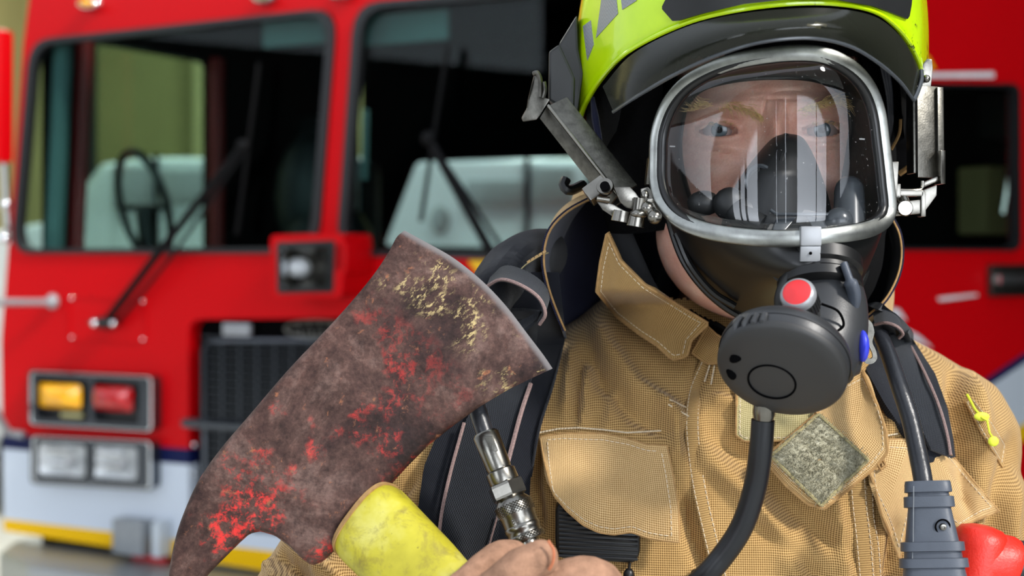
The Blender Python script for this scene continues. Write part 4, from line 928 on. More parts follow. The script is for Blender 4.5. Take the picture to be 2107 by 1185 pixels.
mesh('jaw_crease', tube(np.array([P(*q) for q in spl([(1392, 480, 1.035), (1420, 545, 1.03), (1465, 600, 1.03), (1512, 630, 1.03)], 24)]), .0028, 8), M['rubber'], fbod)
# nose cup inside
def dcup(u, v):
    x = (u-(1622+(v-280)*.02))/105.; return 1.018 - .052*max(0, 1-x*x)**.5*min(1, ((v-262)/110.)**.6 if v > 262 else 0)
CUP = [(1618, 274), (1650, 282), (1672, 315), (1690, 360), (1706, 410), (1716, 462)]; CUL = [(1618, 274), (1590, 284), (1558, 318), (1525, 362), (1500, 410), (1484, 462)]
Lc, Rc = spl([(u, v, 0) for u, v in CUL], 26), spl([(u, v, 0) for u, v in CUP], 26); A = []
for l_, r_ in zip(Lc, Rc):
    row = []
    for t in np.linspace(0, 1, 26):
        u = l_[0]*(1-t)+r_[0]*t; v = l_[1]*(1-t)+r_[1]*t; hw = (r_[0]-l_[0])/2
        row.append(P(u, v, 1.024 - (.004+.045*min(1, hw/80.))*max(0, 1-(2*t-1)**2)**.55))
    A.append(row)
A = np.array(A); nc = mesh('nose_cup', sheet(A, .002), M['rubber_matt'], mask, recalc=True)
mesh('cup_ridge', tube(np.array([P(u, v, d) for u, v, d in [(1618, 280, 1.01), (1608, 330, .985), (1600, 400, .978), (1598, 460, .978)]]), .0022, 8), M['rubber_matt'], nc)
vc = P(1566, 372, .990); vn = nrm(np.array([-.55, -.8, 0]))
vv_ = mesh('valve_ring', lathe([(.0095, 0), (.0112, .001), (.0118, .003), (.0105, .0045), (.009, .0035), (.0088, .001)], vc, vn, 28), M['glass_gray'], nc, recalc=True)
mesh('valve_spokes', G(*[tube([vc+vn*.003, vc+vn*.003+(basis(vn)[0]*math.cos(a)+basis(vn)[1]*math.sin(a))*.009], .0008, 6) for a in (0, 2.1, 4.2)]), M['rubber'], vv_)
mesh('cup_bar', G(tube([P(1586, 432, .972), P(1598, 441, .970), P(1716, 441, .974)], .0013, 8)), M['glass_gray'], nc)
mesh('speech_ring', G(lathe([(.030, 0), (.032, .003), (.030, .006), (.026, .006), (.026, .002)], P(1655, 520, .975), nrm([0.1, -.9, .4]), 36)), M['rubber_matt'], mask, recalc=True)
mesh('inner_bracket', G(prism([P(1598, 446, .976), P(1640, 446, .976), P(1616, 474, .97), P(1590, 474, .97)], (0, .004, 0), .001), prism([P(1660, 446, .976), P(1716, 448, .976), P(1720, 474, .97), P(1676, 474, .97)], (0, .004, 0), .001)), M['glass_gray'], nc)
ls = mesh('strap_lug', G(ball(P(1448, 418, 1.005), (.012, .010, .009), 18), ball(P(1502, 420, .995), (.012, .010, .012), 18), ball(P(1530, 440, .99), (.013, .010, .011), 18), tube([P(1528, 440, .985), P(1570, 462, .978)], .007, 12)), M['rubber_matt'], mask)
mesh('strap_lug', G(tube([P(1748, 392, .998), P(1748, 478, .985)], [.0105, .0115], 18), ball(P(1748, 392, .998), .0105, 18), ball(P(1726, 456, .975), (.010, .008, .010), 18)), M['glass_gray'], mask)
# centre clip on the band
cz = P(1667, 486, dm(1667, 480)-.004)
cl = mesh('centre_clip', G(rbox(cz+[0, -.0005, 0], [.0070, 0, 0], [0, .0035, 0], [0, 0, .0066], .0016), rbox(P(1667, 511, dm(1667, 500)-.001), [.0056, 0, 0], [0, .002, 0], [0, 0, .005], .001), rbox(P(1667, 522, dm(1667, 500)-.004), [.0068, 0, 0], [0, .0015, .0002], [0, -.001, .0052], .001)), M['silver'], mask)
mesh('rivet', ball(P(1668, 521, dm(1667, 500)-.0062), .0011, 10), M['dark'], cl)
# side catches on the band
mesh('side_catch', G(prism([P(1318, 388, 1.0), P(1334, 384, .998), P(1362, 424, .998), P(1356, 436, .998), P(1322, 440, 1.0)], (0, .003, 0), .0008), ball(P(1327, 402, .998), (.003, .002, .004), 12), rbox(P(1336, 352, 1.012), [.002, 0, 0], [0, .008, 0], [.001, 0, .010], .001)), M['steel'], mask)
mesh('side_catch', G(rbox(P(1834, 370, .995), [.0032, 0, 0], [0, .006, 0], [0.0006, 0, .0125], .001), rbox(P(1842, 396, .998), [.003, 0, 0], [0, .004, 0], [0, 0, .006], .001)), M['steel'], mask)

# ---------------------------------------------------------------- demand valve
RG = thing('demand_valve', P(1620, 760, .93), 'charcoal grey demand valve with round face cap and red button plugged into the mask', 'demand valve')
c0 = P(1607, 766, .893); ax = nrm(np.array([.30, .68, .66])); xr = nrm(np.array([1., 0, -.45]))
S = .95
prof = [(.0001, -.0005), (.020, -.0003), (.036, .0005), (.0402, .0022), (.0425, .006), (.0437, .012), (.0440, .0105), (.0441, .0115), (.0439, .014), (.0428, .018), (.039, .022), (.028, .026), (.012, .0275), (.0001, .0277)]
hs = mesh('housing', lathe([(r*S, h) for r, h in prof], c0, ax, 64, ref=xr, cap=False), M['reg'], RG, recalc=True)
X, Y, Z = basis(ax, xr)
at = lambda a, r, h: c0 + ax*h + (X*math.cos(a)+Y*math.sin(a))*r*S
mesh('face_cap', lathe([(.0001, -.0022), (.030, -.0018), (.0385, -.0004), (.0408, .0015), (.0412, .004), (.040, .005)], c0, ax, 64, ref=xr, cap=False), M['reg_face'], hs, recalc=True)
o_ = np.array([0, 0, CH]); rd = P(1588, 786, 1.0) - o_; q_ = c0 - ax*.0022; cc = o_ + rd*np.dot(q_-o_, ax)/np.dot(rd, ax)
mesh('centre_ring', tube([cc + (X*math.cos(t)+Y*math.sin(t))*.0150 for t in np.linspace(0, 2*np.pi, 40, endpoint=False)], .0007, 6, closed=True), M['dark'], hs)
for (u, v) in ((1517, 733), (1505, 764)):
    d_ = hit(BVHTree.FromPolygons(lathe([(r*S, h) for r, h in prof], c0, ax, 64, ref=xr, cap=False).V().tolist(), lathe([(r*S, h) for r, h in prof], c0, ax, 64, ref=xr, cap=False).f), u, v, .91)
    mesh('vent_hole', ball(P(u, v, d_-.0008), (.0058, .003, .0034), 12, axes=[nrm([.8, 0, .6]), [0, 1, 0], nrm([-.6, 0, .8])] if v < 750 else [nrm([-.25, 0, .95]), [0, 1, 0], nrm([.95, 0, .25])]), M['dark'], hs)
hb = BVHTree.FromPolygons(lathe([(r*S, h) for r, h in prof], c0, ax, 64, ref=xr, cap=False).V().tolist(), lathe([(r*S, h) for r, h in prof], c0, ax, 64, ref=xr, cap=False).f)
for i in range(4):
    u = 1512+i*18; pts = [(u+15-i*2, 650-i*2), (u+4, 668-i*3), (u, 692-i*5)]
    mesh('grip_rib', tube([P(a, b, hit(hb, a, b+6, .92)-.0008) for a, b in pts], [.0018, .0026, .0016], 8), M['reg'], hs)
# body rising to the mask coupling
nk = [P(1668, 745, .935), P(1690, 690, .945), P(1700, 630, .955), P(1690, 580, .966), P(1676, 545, .975)]
mesh('valve_body', tube(spl(nk, 20), np.interp(np.linspace(0, 1, 20), [0, .3, .6, 1], [.029, .030, .027, .024]), 28, up=[1, 0, 0], flat=.85), M['reg'], RG)
bdy = G(tube(spl([P(1722, 778, .935), P(1734, 735, .94), P(1728, 665, .95), P(1712, 600, .96)], 16), [.006, .009]+[.013]*6+[.013]*8, 16))
mesh('side_shoulder', bdy, M['reg'], RG)
mesh('swivel_ring', G(lathe([(.0255, -.010), (.0285, -.008), (.0285, -.002), (.0262, 0), (.0262, .003), (.0292, .005), (.0292, .013), (.0262, .015)], P(1686, 575, .963), nrm([.05, .45, .9]), 40)), M['black'], RG, recalc=True)
mesh('coupling_ring', G(lathe([(.0265, 0), (.0305, .001), (.031, .006), (.0275, .007)], P(1678, 556, .968), nrm([.05, .45, .9]), 40)), M['rubber_matt'], RG, recalc=True)
mesh('release_arm', G(tube(spl([P(1604, 648, .955), P(1602, 610, .952), P(1622, 565, .952), P(1652, 540, .955)], 16), .0045, 10, flat=.6), tube([P(1646, 535, .948), P(1658, 570, .945)], .0022, 8)), M['rubber_matt'], RG)
mesh('release_lever', G(tube(spl([P(1736, 542, .935), P(1746, 570, .932), P(1757, 604, .934), P(1752, 634, .940)], 16), [.0036]*6+[.0062]*10, 12, flat=.7)), M['boot'], RG)
mesh('body_groove', tube(spl([P(1690, 625, .918), P(1724, 640, .917), P(1736, 668, .92), P(1722, 682, .92)], 20), .0009, 6), M['dark'], RG)
b0 = P(1640, 602, .893); bax = nrm(P(1690, 660, .935)-b0); bax = nrm(np.array([.34, .72, -.48]))
rb = mesh('bypass_knob', lathe([(.0001, 0), (.0088, 0), (.0105, .0008), (.0108, .002), (.0108, .004), (.0104, .005), (.0112, .006), (.0112, .018), (.0104, .019), (.0088, .030)], b0, bax, 40, cap=False), M['rubber_matt'], RG, recalc=True)
mesh('silver_rim', lathe([(.0090, -.0008), (.0105, 0), (.0114, .002), (.0114, .005), (.0104, .0052)], b0, bax, 40, cap=False), M['silver'], rb, recalc=True)
mesh('red_button', lathe([(.0001, -.0018), (.007, -.0014), (.0094, -.0004), (.0096, .001)], b0, bax, 36, cap=False), M['red_btn'], rb, recalc=True)
bx, by, bz_ = basis(bax); kn = Geo()
for i in range(30):
    a = i/30*2*math.pi; q = bx*math.cos(a)+by*math.sin(a); kn.merge(tube([b0+bax*.0062+q*.0112, b0+bax*.0178+q*.0112], .0005, 4))
mesh('knurl', kn, M['rubber_matt'], rb)
mesh('blue_button', ball(P(1775, 712, .930), (.0040, .008, .0105), 16), M['blue_btn'], RG)
# hose below it
fer = [P(1573, 838, .925), P(1571, 868, .928)]
mesh('ferrule', tube([P(1573, 832, .925), P(1572, 850, .926), P(1570, 866, .928), P(1569, 876, .929)], [.0070, .0074, .0062, .0064], 20), M['steel'], RG)
hs2 = spl([P(1570, 864, .928), P(1566, 920, .930), P(1554, 1000, .935), P(1528, 1080, .94), P(1490, 1140, .945), P(1440, 1195, .95), P(1330, 1290, .98), P(1180, 1400, 1.0)], 70)
mesh('hose', tube(hs2, .0077, 24), M['hose'], RG)

# ---------------------------------------------------------------- helmet
hel = thing('fire_helmet', P(1550, 200, 1.12), 'lime green fire helmet with raised smoked visor and silver reflective stickers', 'helmet')
RIM = [(1190, 245, 1.10), (1228, 172, 1.055), (1290, 108, 1.0), (1400, 52, .95), (1500, 24, .925), (1620, 8, .915), (1720, 8, .92), (1800, 24, .94), (1852, 62, .97), (1884, 110, 1.0), (1897, 150, 1.03), (1905, 180, 1.08), (1890, 230, 1.18), (1780, 262, 1.27), (1560, 275, 1.31), (1340, 270, 1.27), (1215, 262, 1.17)]
NR = 160; rim = np.array([P(*q) for q in spl(RIM, NR, True)])
apex = P(1545, -330, 1.11); cxy = np.array([P(1545, 100, 1.115)[0], 1.115]); A = []
for t in np.linspace(0, 1, 40):
    a = t*math.pi/2; s_ = math.sin(a)**1.0; c_ = math.cos(a)**.82
    R = rim.copy(); R[:, 0] = cxy[0] + (rim[:, 0]-cxy[0])*max(c_, 1e-3)*(1+.085*math.sin(2*a)); R[:, 1] = cxy[1] + (rim[:, 1]-cxy[1])*max(c_, 1e-3)*(1+.085*math.sin(2*a)); R[:, 2] = rim[:, 2]*(1-s_)+apex[2]*s_
    A.append(R)
A = np.array(A)
# slight central ridge
g = grid(A, cv=True); vsh, fsh = g.V(), g.f
sh = mesh('shell', g, [M['lime'], M['black']], hel, recalc=True); md = sh.modifiers.new('thickness', 'SOLIDIFY'); md.thickness = .0035; md.offset = -1; md.material_offset = 1; md.material_offset_rim = 0
shb = BVHTree.FromPolygons(vsh.tolist(), fsh)
mesh('rim_bead', tube(rim, .0016, 8, closed=True), M['lime'], sh, recalc=True)
def onshell(u, v, off=.001):
    d = hit(shb, u, v, 1.05); return P(u, v, d-off)
def sticker(name, pts, mat, n=12, th_=.0006, off=.0012, label=None):
    """quad patch lying on the shell; pts tl, tr, br, bl"""
    a, b, c, d = [np.array([*p, 0.]) for p in pts]; A = coons([d, c], [c, b], [a, b], [d, a], n, n)
    G_ = np.array([[onshell(x, y, off) for x, y, _ in r] for r in A]); o = mesh(name, sheet(G_, th_), M[mat], sh, recalc=True)
    if label: o['label'] = label
for q in ([(1238, -8), (1267, -8), (1271, 28), (1226, 78)], [(1199, 54), (1215, 42), (1221, 92), (1208, 124)], [(1277, -8), (1318, -20), (1308, 2), (1280, 20)]): sticker('reflective_patch', q, 'reflect')
# front plate above the brim
tp = [(1362, 20), (1372, -6), (1500, -50), (1620, -60), (1740, -50), (1860, -16), (1878, 0), (1868, 34)]; bt = [(1362, 20), (1385, 46), (1440, 30), (1530, 9), (1620, 0), (1720, 0), (1800, 14), (1868, 40)]
A2 = coons([[*p, 0] for p in bt], [[1868, 40, 0], [1872, 34, 0]], [[1362, 14, 0]] + [[*p, 0] for p in tp[1:-1]] + [[1872, 34, 0]], [[1362, 20, 0], [1362, 14, 0]], 50, 12)
A3 = np.array([[onshell(x, y-1, .005) for x, y, _ in r] for r in A2]); mesh('front_plate', sheet(A3, .004), M['rubber_matt'], sh, recalc=True)
# smoked visor below the brim
top = spl([(1240, 178, 1.02), (1300, 112, .972), (1400, 60, .935), (1500, 32, .912), (1620, 18, .905), (1720, 18, .908), (1800, 34, .925), (1850, 72, .955), (1880, 118, .985), (1893, 150, 1.01)], 60)
low = spl([(1262, 230, 1.0), (1300, 205, .965), (1380, 158, .93), (1470, 116, .905), (1560, 88, .893), (1660, 78, .892), (1740, 92, .905), (1800, 124, .93), (1850, 166, .96), (1880, 206, .99)], 60)
A4 = []
for t in np.linspace(0, 1, 14):
    q = top*(1-t)+low*t; q[:, 2] -= .010*math.sin(math.pi*t)*np.sin(np.linspace(0, np.pi, 60))**.5; A4.append([P(*x) for x in q])
A4 = np.array(A4); vis = mesh('visor', grid(A4), M['visor'], hel)
mesh('visor_edge', tube(A4[-1], .0013, 8), M['glass_gray'], vis)
mesh('visor_mount', G(tube(spl([P(1880, 206, .99), P(1888, 190, .995), P(1896, 165, 1.005), P(1896, 145, 1.01)], 14), .0016, 8)), M['glass_gray'], vis)
mesh('visor_label', G(prism([P(1662, 48, .895), P(1690, 54, .894), P(1688, 59, .894), P(1660, 53, .895)], (0, .001, 0), 0), prism([P(1678, 44, .895), P(1702, 50, .894), P(1700, 55, .894), P(1676, 49, .895)], (0, .001, 0), 0)), M['velcro'], vis, smooth=False)
# black liner, inner harness and ear covers
A5 = []
for t in np.linspace(0, 1, 14):
    q = rim*1.0; s_ = .93-.05*t; q = np.array([cxy[0], cxy[1], 0]) + (q-np.array([cxy[0], cxy[1], 0]))*np.array([s_, s_, 1]); q[:, 2] += .05-.085*t*(q[:, 1] > 1.0)*np.clip((q[:, 1]-1.0)/.06, 0, 1); A5.append(q)
ln = mesh('liner', grid(np.array(A5), cv=True), M['black_cloth'], hel)
mesh('chin_strap', tube(spl([P(1232, 205, 1.10), P(1228, 300, 1.11), P(1250, 400, 1.11), P(1296, 520, 1.115), P(1350, 620, 1.12), P(1450, 700, 1.13)], 40), .010, 10, flat=.2, up=[.8, -.6, 0]), M['web'], hel)
mesh('strap_edge', G(tube(spl([P(1219, 200, 1.075), P(1226, 250, 1.07), P(1236, 305, 1.07), P(1240, 330, 1.07)], 20), [.0015, .003, .0025, .001], 8)), M['navy_cloth'], hel)
mesh('side_cover', G(tube(spl([P(1290, 170, 1.08), P(1290, 260, 1.085), P(1300, 380, 1.09), P(1320, 470, 1.10)], 20), .030, 16, flat=.35, up=[.8, -.5, 0])), M['black_cloth'], hel)
mesh('side_cover', G(tube(spl([P(1850, 180, 1.10), P(1860, 260, 1.11), P(1850, 330, 1.12), P(1835, 360, 1.13)], 20), [.026]*12+[.02]*5+[.012]*3, 16, flat=.35, up=[-.8, -.5, 0])), M['dark'], hel)
mesh('strap_webbing', G(*[tube(spl([P(1812+k*7, 130, 1.035), P(1826+k*4, 200, 1.05), P(1828+k*3, 260, 1.06), P(1824, 300, 1.07)], 30), .0013, 6) for k in range(3)]), M['cable'], hel)
mesh('leather_edge', G(tube(spl([P(1853, 245, 1.06), P(1850, 275, 1.062), P(1834, 308, 1.065)], 16), .0012, 6), tube(spl([P(1880, 312, 1.055), P(1872, 340, 1.056), P(1850, 358, 1.06)], 16), .0022, 6)), M['tan_plain'], hel)
# faceted black lamp block at the side of the shell
def block(pts_f, d, dep, bev=.002): return prism([P(u, v, d) for u, v in pts_f], (.004, dep, 0), bev)
lb = mesh('lamp_block', G(block([(1187, 30), (1150, 90), (1158, 245), (1186, 245), (1200, 150), (1190, 100)], 1.075, .06), block([(1151, 90), (1129, 106), (1128, 206), (1180, 240), (1182, 158)], 1.06, .05)), M['rubber_matt'], hel, smooth=False)
mesh('ear_tip', G(tube(spl([P(1165, 368, 1.09), P(1160, 382, 1.088), P(1172, 392, 1.088), P(1200, 380, 1.10)], 12), .004, 8)), M['black'], hel)
# left steel side bracket
br = mesh('mask_bracket', Geo(), M['steel_dull'], hel) if 0 else None
a0, a1 = P(1128, 222, 1.055), P(1272, 405, 1.018); axl = nrm(a1-a0); xx = nrm(np.cross(axl, [0, 1, 0])); nn = nrm(np.cross(xx, axl)); nn = nn if nn[1] < 0 else -nn; Lh = np.linalg.norm(a1-a0)/2
xx = xx if xx[0] > 0 else -xx
w1 = .0095
def bar(c, hw, hd, sgn, hl=Lh, tilt=0.0, bev=.0008, mi=0):
    x2 = nrm(xx*math.cos(tilt)+nn*math.sin(tilt)); n2 = nrm(np.cross(x2, axl)); n2 = n2 if n2[1] < 0 else -n2
    return rbox(c + x2*sgn*hw, axl*hl, x2*hw, n2*hd, bev)
mid = (a0+a1)/2
lbk = mesh('mask_bracket', G(bar(mid+nn*.002, w1*.62, .0012, -1, tilt=.75), bar(mid+nn*.002, w1*.9, .0012, 1, tilt=-.35), bar(mid-nn*.012+xx*.004, w1*.9, .0012, 0)), M['steel_dull'], hel)
mesh('bracket_rib', tube([a0+nn*.0035+xx*.0008, a1+nn*.0035+xx*.0008], .0012, 8), M['steel'], lbk)
mesh('hook_plate', G(prism([P(1102, 152, 1.052), P(1112, 158, 1.05), P(1116, 200, 1.05), P(1132, 204, 1.05), P(1120, 222, 1.05), P(1112, 236, 1.05), P(1104, 246, 1.05), P(1076, 250, 1.055), P(1073, 242, 1.055), P(1084, 222, 1.055), P(1086, 206, 1.055), P(1092, 180, 1.052), P(1098, 156, 1.052)], (0, .003, 0), .0009),
     tube(spl([P(1098, 152, 1.05), P(1106, 150, 1.048), P(1112, 168, 1.048), P(1112, 200, 1.048)], 14), .0018, 8), tube(spl([P(1120, 168, 1.046), P(1122, 185, 1.046), P(1118, 202, 1.046)], 10), .0014, 6)), M['steel_dull'], lbk)
mesh('roller_block', G(rbox(P(1229, 392, 1.01), axl*.006, xx*.0085, nn*.006, .0012), lathe([(.0032, 0), (.0058, 0), (.0062, .001), (.0062, .004), (.0058, .005), (.0032, .005)], P(1244, 382, .998), -nn, 24), tube([P(1228, 408, 1.0), P(1254, 412, 1.0)], .0022, 10)), M['steel'], lbk, recalc=True)
mesh('pivot_hole', lathe([(.0001, 0), (.0034, 0), (.0034, .004)], P(1244, 382, .9945), -nn, 20), M['dark'], lbk, recalc=True)
pl = [(1262, 384), (1296, 384), (1308, 396), (1316, 408), (1330, 408), (1356, 404), (1358, 412), (1334, 420), (1318, 424), (1306, 432), (1290, 428), (1276, 416)]
mesh('bent_plate', G(prism([P(u, v, .995) for u, v in pl], (0, .004, 0), .001), prism([P(u, v, 1.004) for u, v in [(1226, 412), (1262, 420), (1300, 440), (1290, 458), (1276, 456), (1240, 432)]], (0, .003, 0), .0008)), M['steel'], lbk)
mesh('pin', G(tube([P(1318, 408, .990), P(1313, 440, .990)], [.0050, .0040], 16), tube([P(1312, 438, .990), P(1307, 466, .990)], [.0056, .0062], 18), ball(P(1314, 440, .988), (.0062, .006, .0035), 14)), M['steel'], lbk)
mesh('pin', G(tube([P(1280, 434, .993), P(1276, 456, .993)], [.0060, .0066], 18)), M['steel'], lbk)
mesh('ball_stud', G(tube([P(1330, 424, .988), P(1344, 442, .984)], .0042, 14), ball(P(1347, 446, .982), (.0052, .0052, .0052), 16), ball(P(1332, 428, .986), .0048, 14)), M['steel'], lbk)
# right steel side bracket
rb0, rb1 = P(1906, 178, 1.03), P(1908, 366, 1.02); rc = (rb0+rb1)/2; ra = nrm(rb1-rb0); rl = np.linalg.norm(rb1-rb0)/2
rbk = mesh('mask_bracket', G(rbox(rc+[0, -.002, 0], ra*rl, [.0084, .003, 0], [0, .0013, 0], .0006), rbox(rc+[.0095, .006, 0], ra*rl*.98, [.0026, .001, 0], [0, .009, 0], .0008), rbox(rc+[-.0095, .006, 0], ra*rl*.9, [.0012, 0, 0], [0, .009, 0], .0006)), M['steel_dull'], hel)
mesh('top_tongue', G(prism([P(1892, 180, 1.03), P(1892, 150, 1.03), P(1900, 130, 1.03), P(1908, 120, 1.03), P(1918, 122, 1.03), P(1920, 140, 1.03), P(1916, 180, 1.03)], (0, .0025, 0), .0008), ball(P(1906, 162, 1.025), (.003, .003, .003), 10)), M['steel'], rbk)
mesh('latch_plate', G(rbox(P(1934, 345, 1.02), [.0020, .001, 0], [0, .008, 0], [0, 0, .012], .0006), prism([P(1898, 375, 1.015), P(1930, 362, 1.015), P(1932, 372, 1.015), P(1900, 386, 1.015)], (0, .004, 0), .0008), prism([P(1896, 392, 1.012), P(1928, 380, 1.012), P(1928, 402, 1.012), P(1898, 442, 1.012)], (0, .004, 0), .0008)), M['steel'], rbk)
mesh('bent_plate', G(tube(spl([P(1834, 366, 1.0), P(1836, 384, 1.0), P(1842, 390, .998), P(1880, 392, .998), P(1896, 388, 1.0), P(1898, 372, 1.0)], 24), .0013, 8), rbox(P(1868, 398, .999), [.0100, 0, 0], [0, .004, 0], [0, 0, .0022], .0006), rbox(P(1866, 428, .998), [.0096, 0, .001], [0, .0018, 0], [0, 0, .0050], .0008), rbox(P(1896, 420, 1.0), [.0018, 0, 0], [0, .005, 0], [0, 0, .009], .0008)), M['steel'], rbk)
mesh('ball_stud', G(tube([P(1858, 412, .99), P(1863, 424, .986)], .0042, 14), lathe([(.0001, 0), (.005, 0), (.0058, .0015), (.0050, .005), (.003, .006)], P(1863, 428, .982), [0, 1, 0], 18)), M['steel'], rbk, recalc=True)
# neck curtain: tan outside, navy lining, hanging from the back of the rim
LE = spl([(1262, 392, 1.09), (1210, 412, 1.075), (1162, 440, 1.065), (1130, 478, 1.06), (1119, 530, 1.06), (1126, 580, 1.062), (1142, 630, 1.065), (1163, 680, 1.07)], 30)
RE = spl([(1800, 380, 1.12), (1830, 440, 1.11), (1850, 480, 1.10), (1855, 525, 1.10), (1846, 570, 1.095), (1822, 615, 1.09), (1790, 645, 1.09), (1760, 668, 1.09)], 30)
LE3, RE3 = np.array([P(*q) for q in LE]), np.array([P(*q) for q in RE]); A6 = []
for i in range(30):
    t = i/29; back = P(1540, 300+430*t, 1.335+.02*t); cL = P(1210-40*t, 380+330*t, 1.19+.02*t); cR = P(1808+4*t, 380+300*t, 1.21+.02*t)
    A6.append(spl([LE3[i], (LE3[i]+cL)/2+np.array([-.004, .0, 0])*math.sin(math.pi*t), cL, back, cR, (RE3[i]+cR)/2, RE3[i]], 60))
A6 = np.array(A6); nC = gnorm(A6, [.17, 1.2, 1.5])
nc_ = sheet(A6, .0022, 0, 1, N=nC); cur = mesh('neck_curtain', nc_, [M['navy_cloth'], M['tan_flap']], hel, recalc=True)
mesh('curtain_hem', G(tube(A6[:, 0], .0008, 8)), M['tan_plain'], cur); mesh('curtain_hem', G(tube(A6[:, -1], .0008, 8)), M['tan_plain'], cur)
# tan outer roll seen over the left edge
top_ = spl([P(1262, 388, 1.085), P(1205, 398, 1.09), P(1160, 424, 1.09), P(1132, 462, 1.08), P(1120, 520, 1.065)], 24)
edg = spl([LE3[0]+[0, -.001, 0], LE3[6]+[0, -.001, 0], LE3[12]+[0, -.001, 0], LE3[15]+[0, -.001, 0]], 24)
mesh('curtain_roll', grid(np.array([top_*(1-t)+edg*t for t in np.linspace(0, 1, 6)])), M['tan_flap'], cur)
# ---------------------------------------------------------------- harness of the breathing set
har = thing('harness', P(1100, 900, 1.1), 'black webbing shoulder harness of the breathing set, over both shoulders', 'harness')
def hd_(u, v): return D(u, v, 1.10)
def strap(name, left, right, mat, off, th=.003, n=40, m=12, sm=8, lift=None, parent=None):
    """strap between two pixel edge lines"""
    A = drape([left[-1], right[-1]], right[::-1], [left[0], right[0]], left[::-1], m, n, off, lift, sm); return mesh(name, sheet(A, th), M[mat], parent or har, recalc=True), A
s_o, SAo = strap('shoulder_strap', [(1040, 560), (1010, 700), (960, 800), (905, 880), (872, 960), (858, 1060), (862, 1200)], [(1150, 560), (1164, 690), (1140, 790), (1112, 880), (1092, 985), (1086, 1080), (1100, 1200)], 'webtwill', .010, .006)
s_m, _ = strap('centre_webbing', [(1050, 640), (1020, 760), (955, 870), (925, 980), (906, 1075), (900, 1200)], [(1110, 640), (1100, 760), (1070, 850), (1046, 940), (1030, 1040), (1020, 1200)], 'web', .016, .003, parent=None)
for i, (pts, w) in enumerate([([(955, 870), (925, 980), (906, 1075), (900, 1190)], .0014), ([(1092, 790), (1072, 850), (1048, 940), (1036, 985)], .0018), ([(1024, 1060), (1002, 1140), (990, 1200)], .0008)]):
    mesh('edge_piping', tube(spl(onj(pts, .0205), 40), w, 6), M['pipe'], har)
mesh('strap_edge', tube(spl(onj([(1160, 700), (1138, 790), (1110, 880), (1092, 980)], .014), 40), .0012, 6), M['webtwill'], har)
# looped strap end over the shoulder
lp = [P(1000, 590, 1.03), P(1030, 575, 1.02), P(1070, 586, 1.01), P(1108, 612, 1.005), (P(1122, 645, 1.005)), P(1110, 668, 1.01)]
Lp = spl(lp, 40); A7 = np.array([Lp + np.array([0.004, .03, .010])*t for t in np.linspace(0, 1, 6)]); mesh('strap_loop', sheet(A7, .002), M['web'], har, recalc=True)
mesh('edge_piping', tube(Lp, .0013, 6), M['pipe'], har)
A8 = np.array([spl([P(1060, 690, 1.02), P(1100, 660, 1.02), P(1112, 640, 1.02)], 14) + np.array([-.02, .012, -.01])*t for t in np.linspace(0, 1, 8)]); mesh('strap_end', sheet(A8, .002), M['web'], har, recalc=True)
pd = spl([P(985, 660, 1.06), P(1020, 590, 1.07), P(1056, 552, 1.09), P(1092, 530, 1.11), P(1120, 525, 1.13)], 30)
mesh('shoulder_pad', tube(pd, np.interp(np.linspace(0, 1, 30), [0, .5, 1], [.018, .024, .022]), 20, flat=.9), M['webtwill'], har)
mesh('pad_tape', tube(spl([P(1062, 566, 1.04), P(1080, 546, 1.048), P(1110, 527, 1.06), P(1128, 520, 1.068)], 16), .0005, 6), M['velcro'], har)
mesh('pad_mark', G(*[rbox(P(1088+i*8, 538-i*5, 1.047+.003*i), [.0012, 0, .0008], [0, .0006, 0], [-.0004, 0, .0008], 0) for i in range(5)]), M['tan_flap'], har, smooth=False)
# right strap
strap('shoulder_strap', [(1775, 625), (1780, 700), (1782, 760), (1820, 830), (1868, 900), (1880, 960)], [(1815, 640), (1880, 700), (1925, 770), (1950, 840), (1962, 905), (1966, 940)], 'webtwill', .009, .006)
strap('centre_webbing', [(1830, 690), (1850, 760), (1880, 830), (1900, 890), (1916, 925)], [(1868, 684), (1900, 760), (1932, 830), (1950, 900), (1956, 940)], 'web', .015, .003)
for pts in ([(1862, 690), (1900, 762), (1930, 830), (1948, 890), (1956, 936)], [(1870, 858), (1884, 880), (1898, 892)]): mesh('edge_piping', tube(spl(onj(pts, .020), 30), .0012, 6), M['pipe'], har)
Lq = spl([P(1800, 668, 1.055), P(1822, 664, 1.045), P(1846, 672, 1.04), P(1858, 686, 1.045), P(1850, 696, 1.05)], 24); A9 = np.array([Lq + np.array([.006, .03, .008])*t for t in np.linspace(0, 1, 5)])
mesh('strap_loop', sheet(A9, .002), M['web'], har, recalc=True); mesh('edge_piping', tube(Lq, .0012, 6), M['pipe'], har)
# bare metal hook plate below the curtain
hk = [(1764, 664), (1778, 650), (1795, 664), (1800, 684), (1794, 704), (1803, 722), (1806, 738), (1798, 748), (1784, 750), (1776, 742), (1770, 724), (1776, 700), (1770, 690)]
hh = [(1779, 704), (1786, 706), (1795, 726), (1796, 736), (1790, 739), (1784, 734), (1778, 716)]
mesh('hook_plate', holed(rr([P(u, v, 1.005) for u, v in hk], .002, 3), [rr([P(u, v, 1.005) for u, v in hh], .001, 3)], [0, .0022, 0]), M['steel_dull'], har, smooth=False, recalc=True)
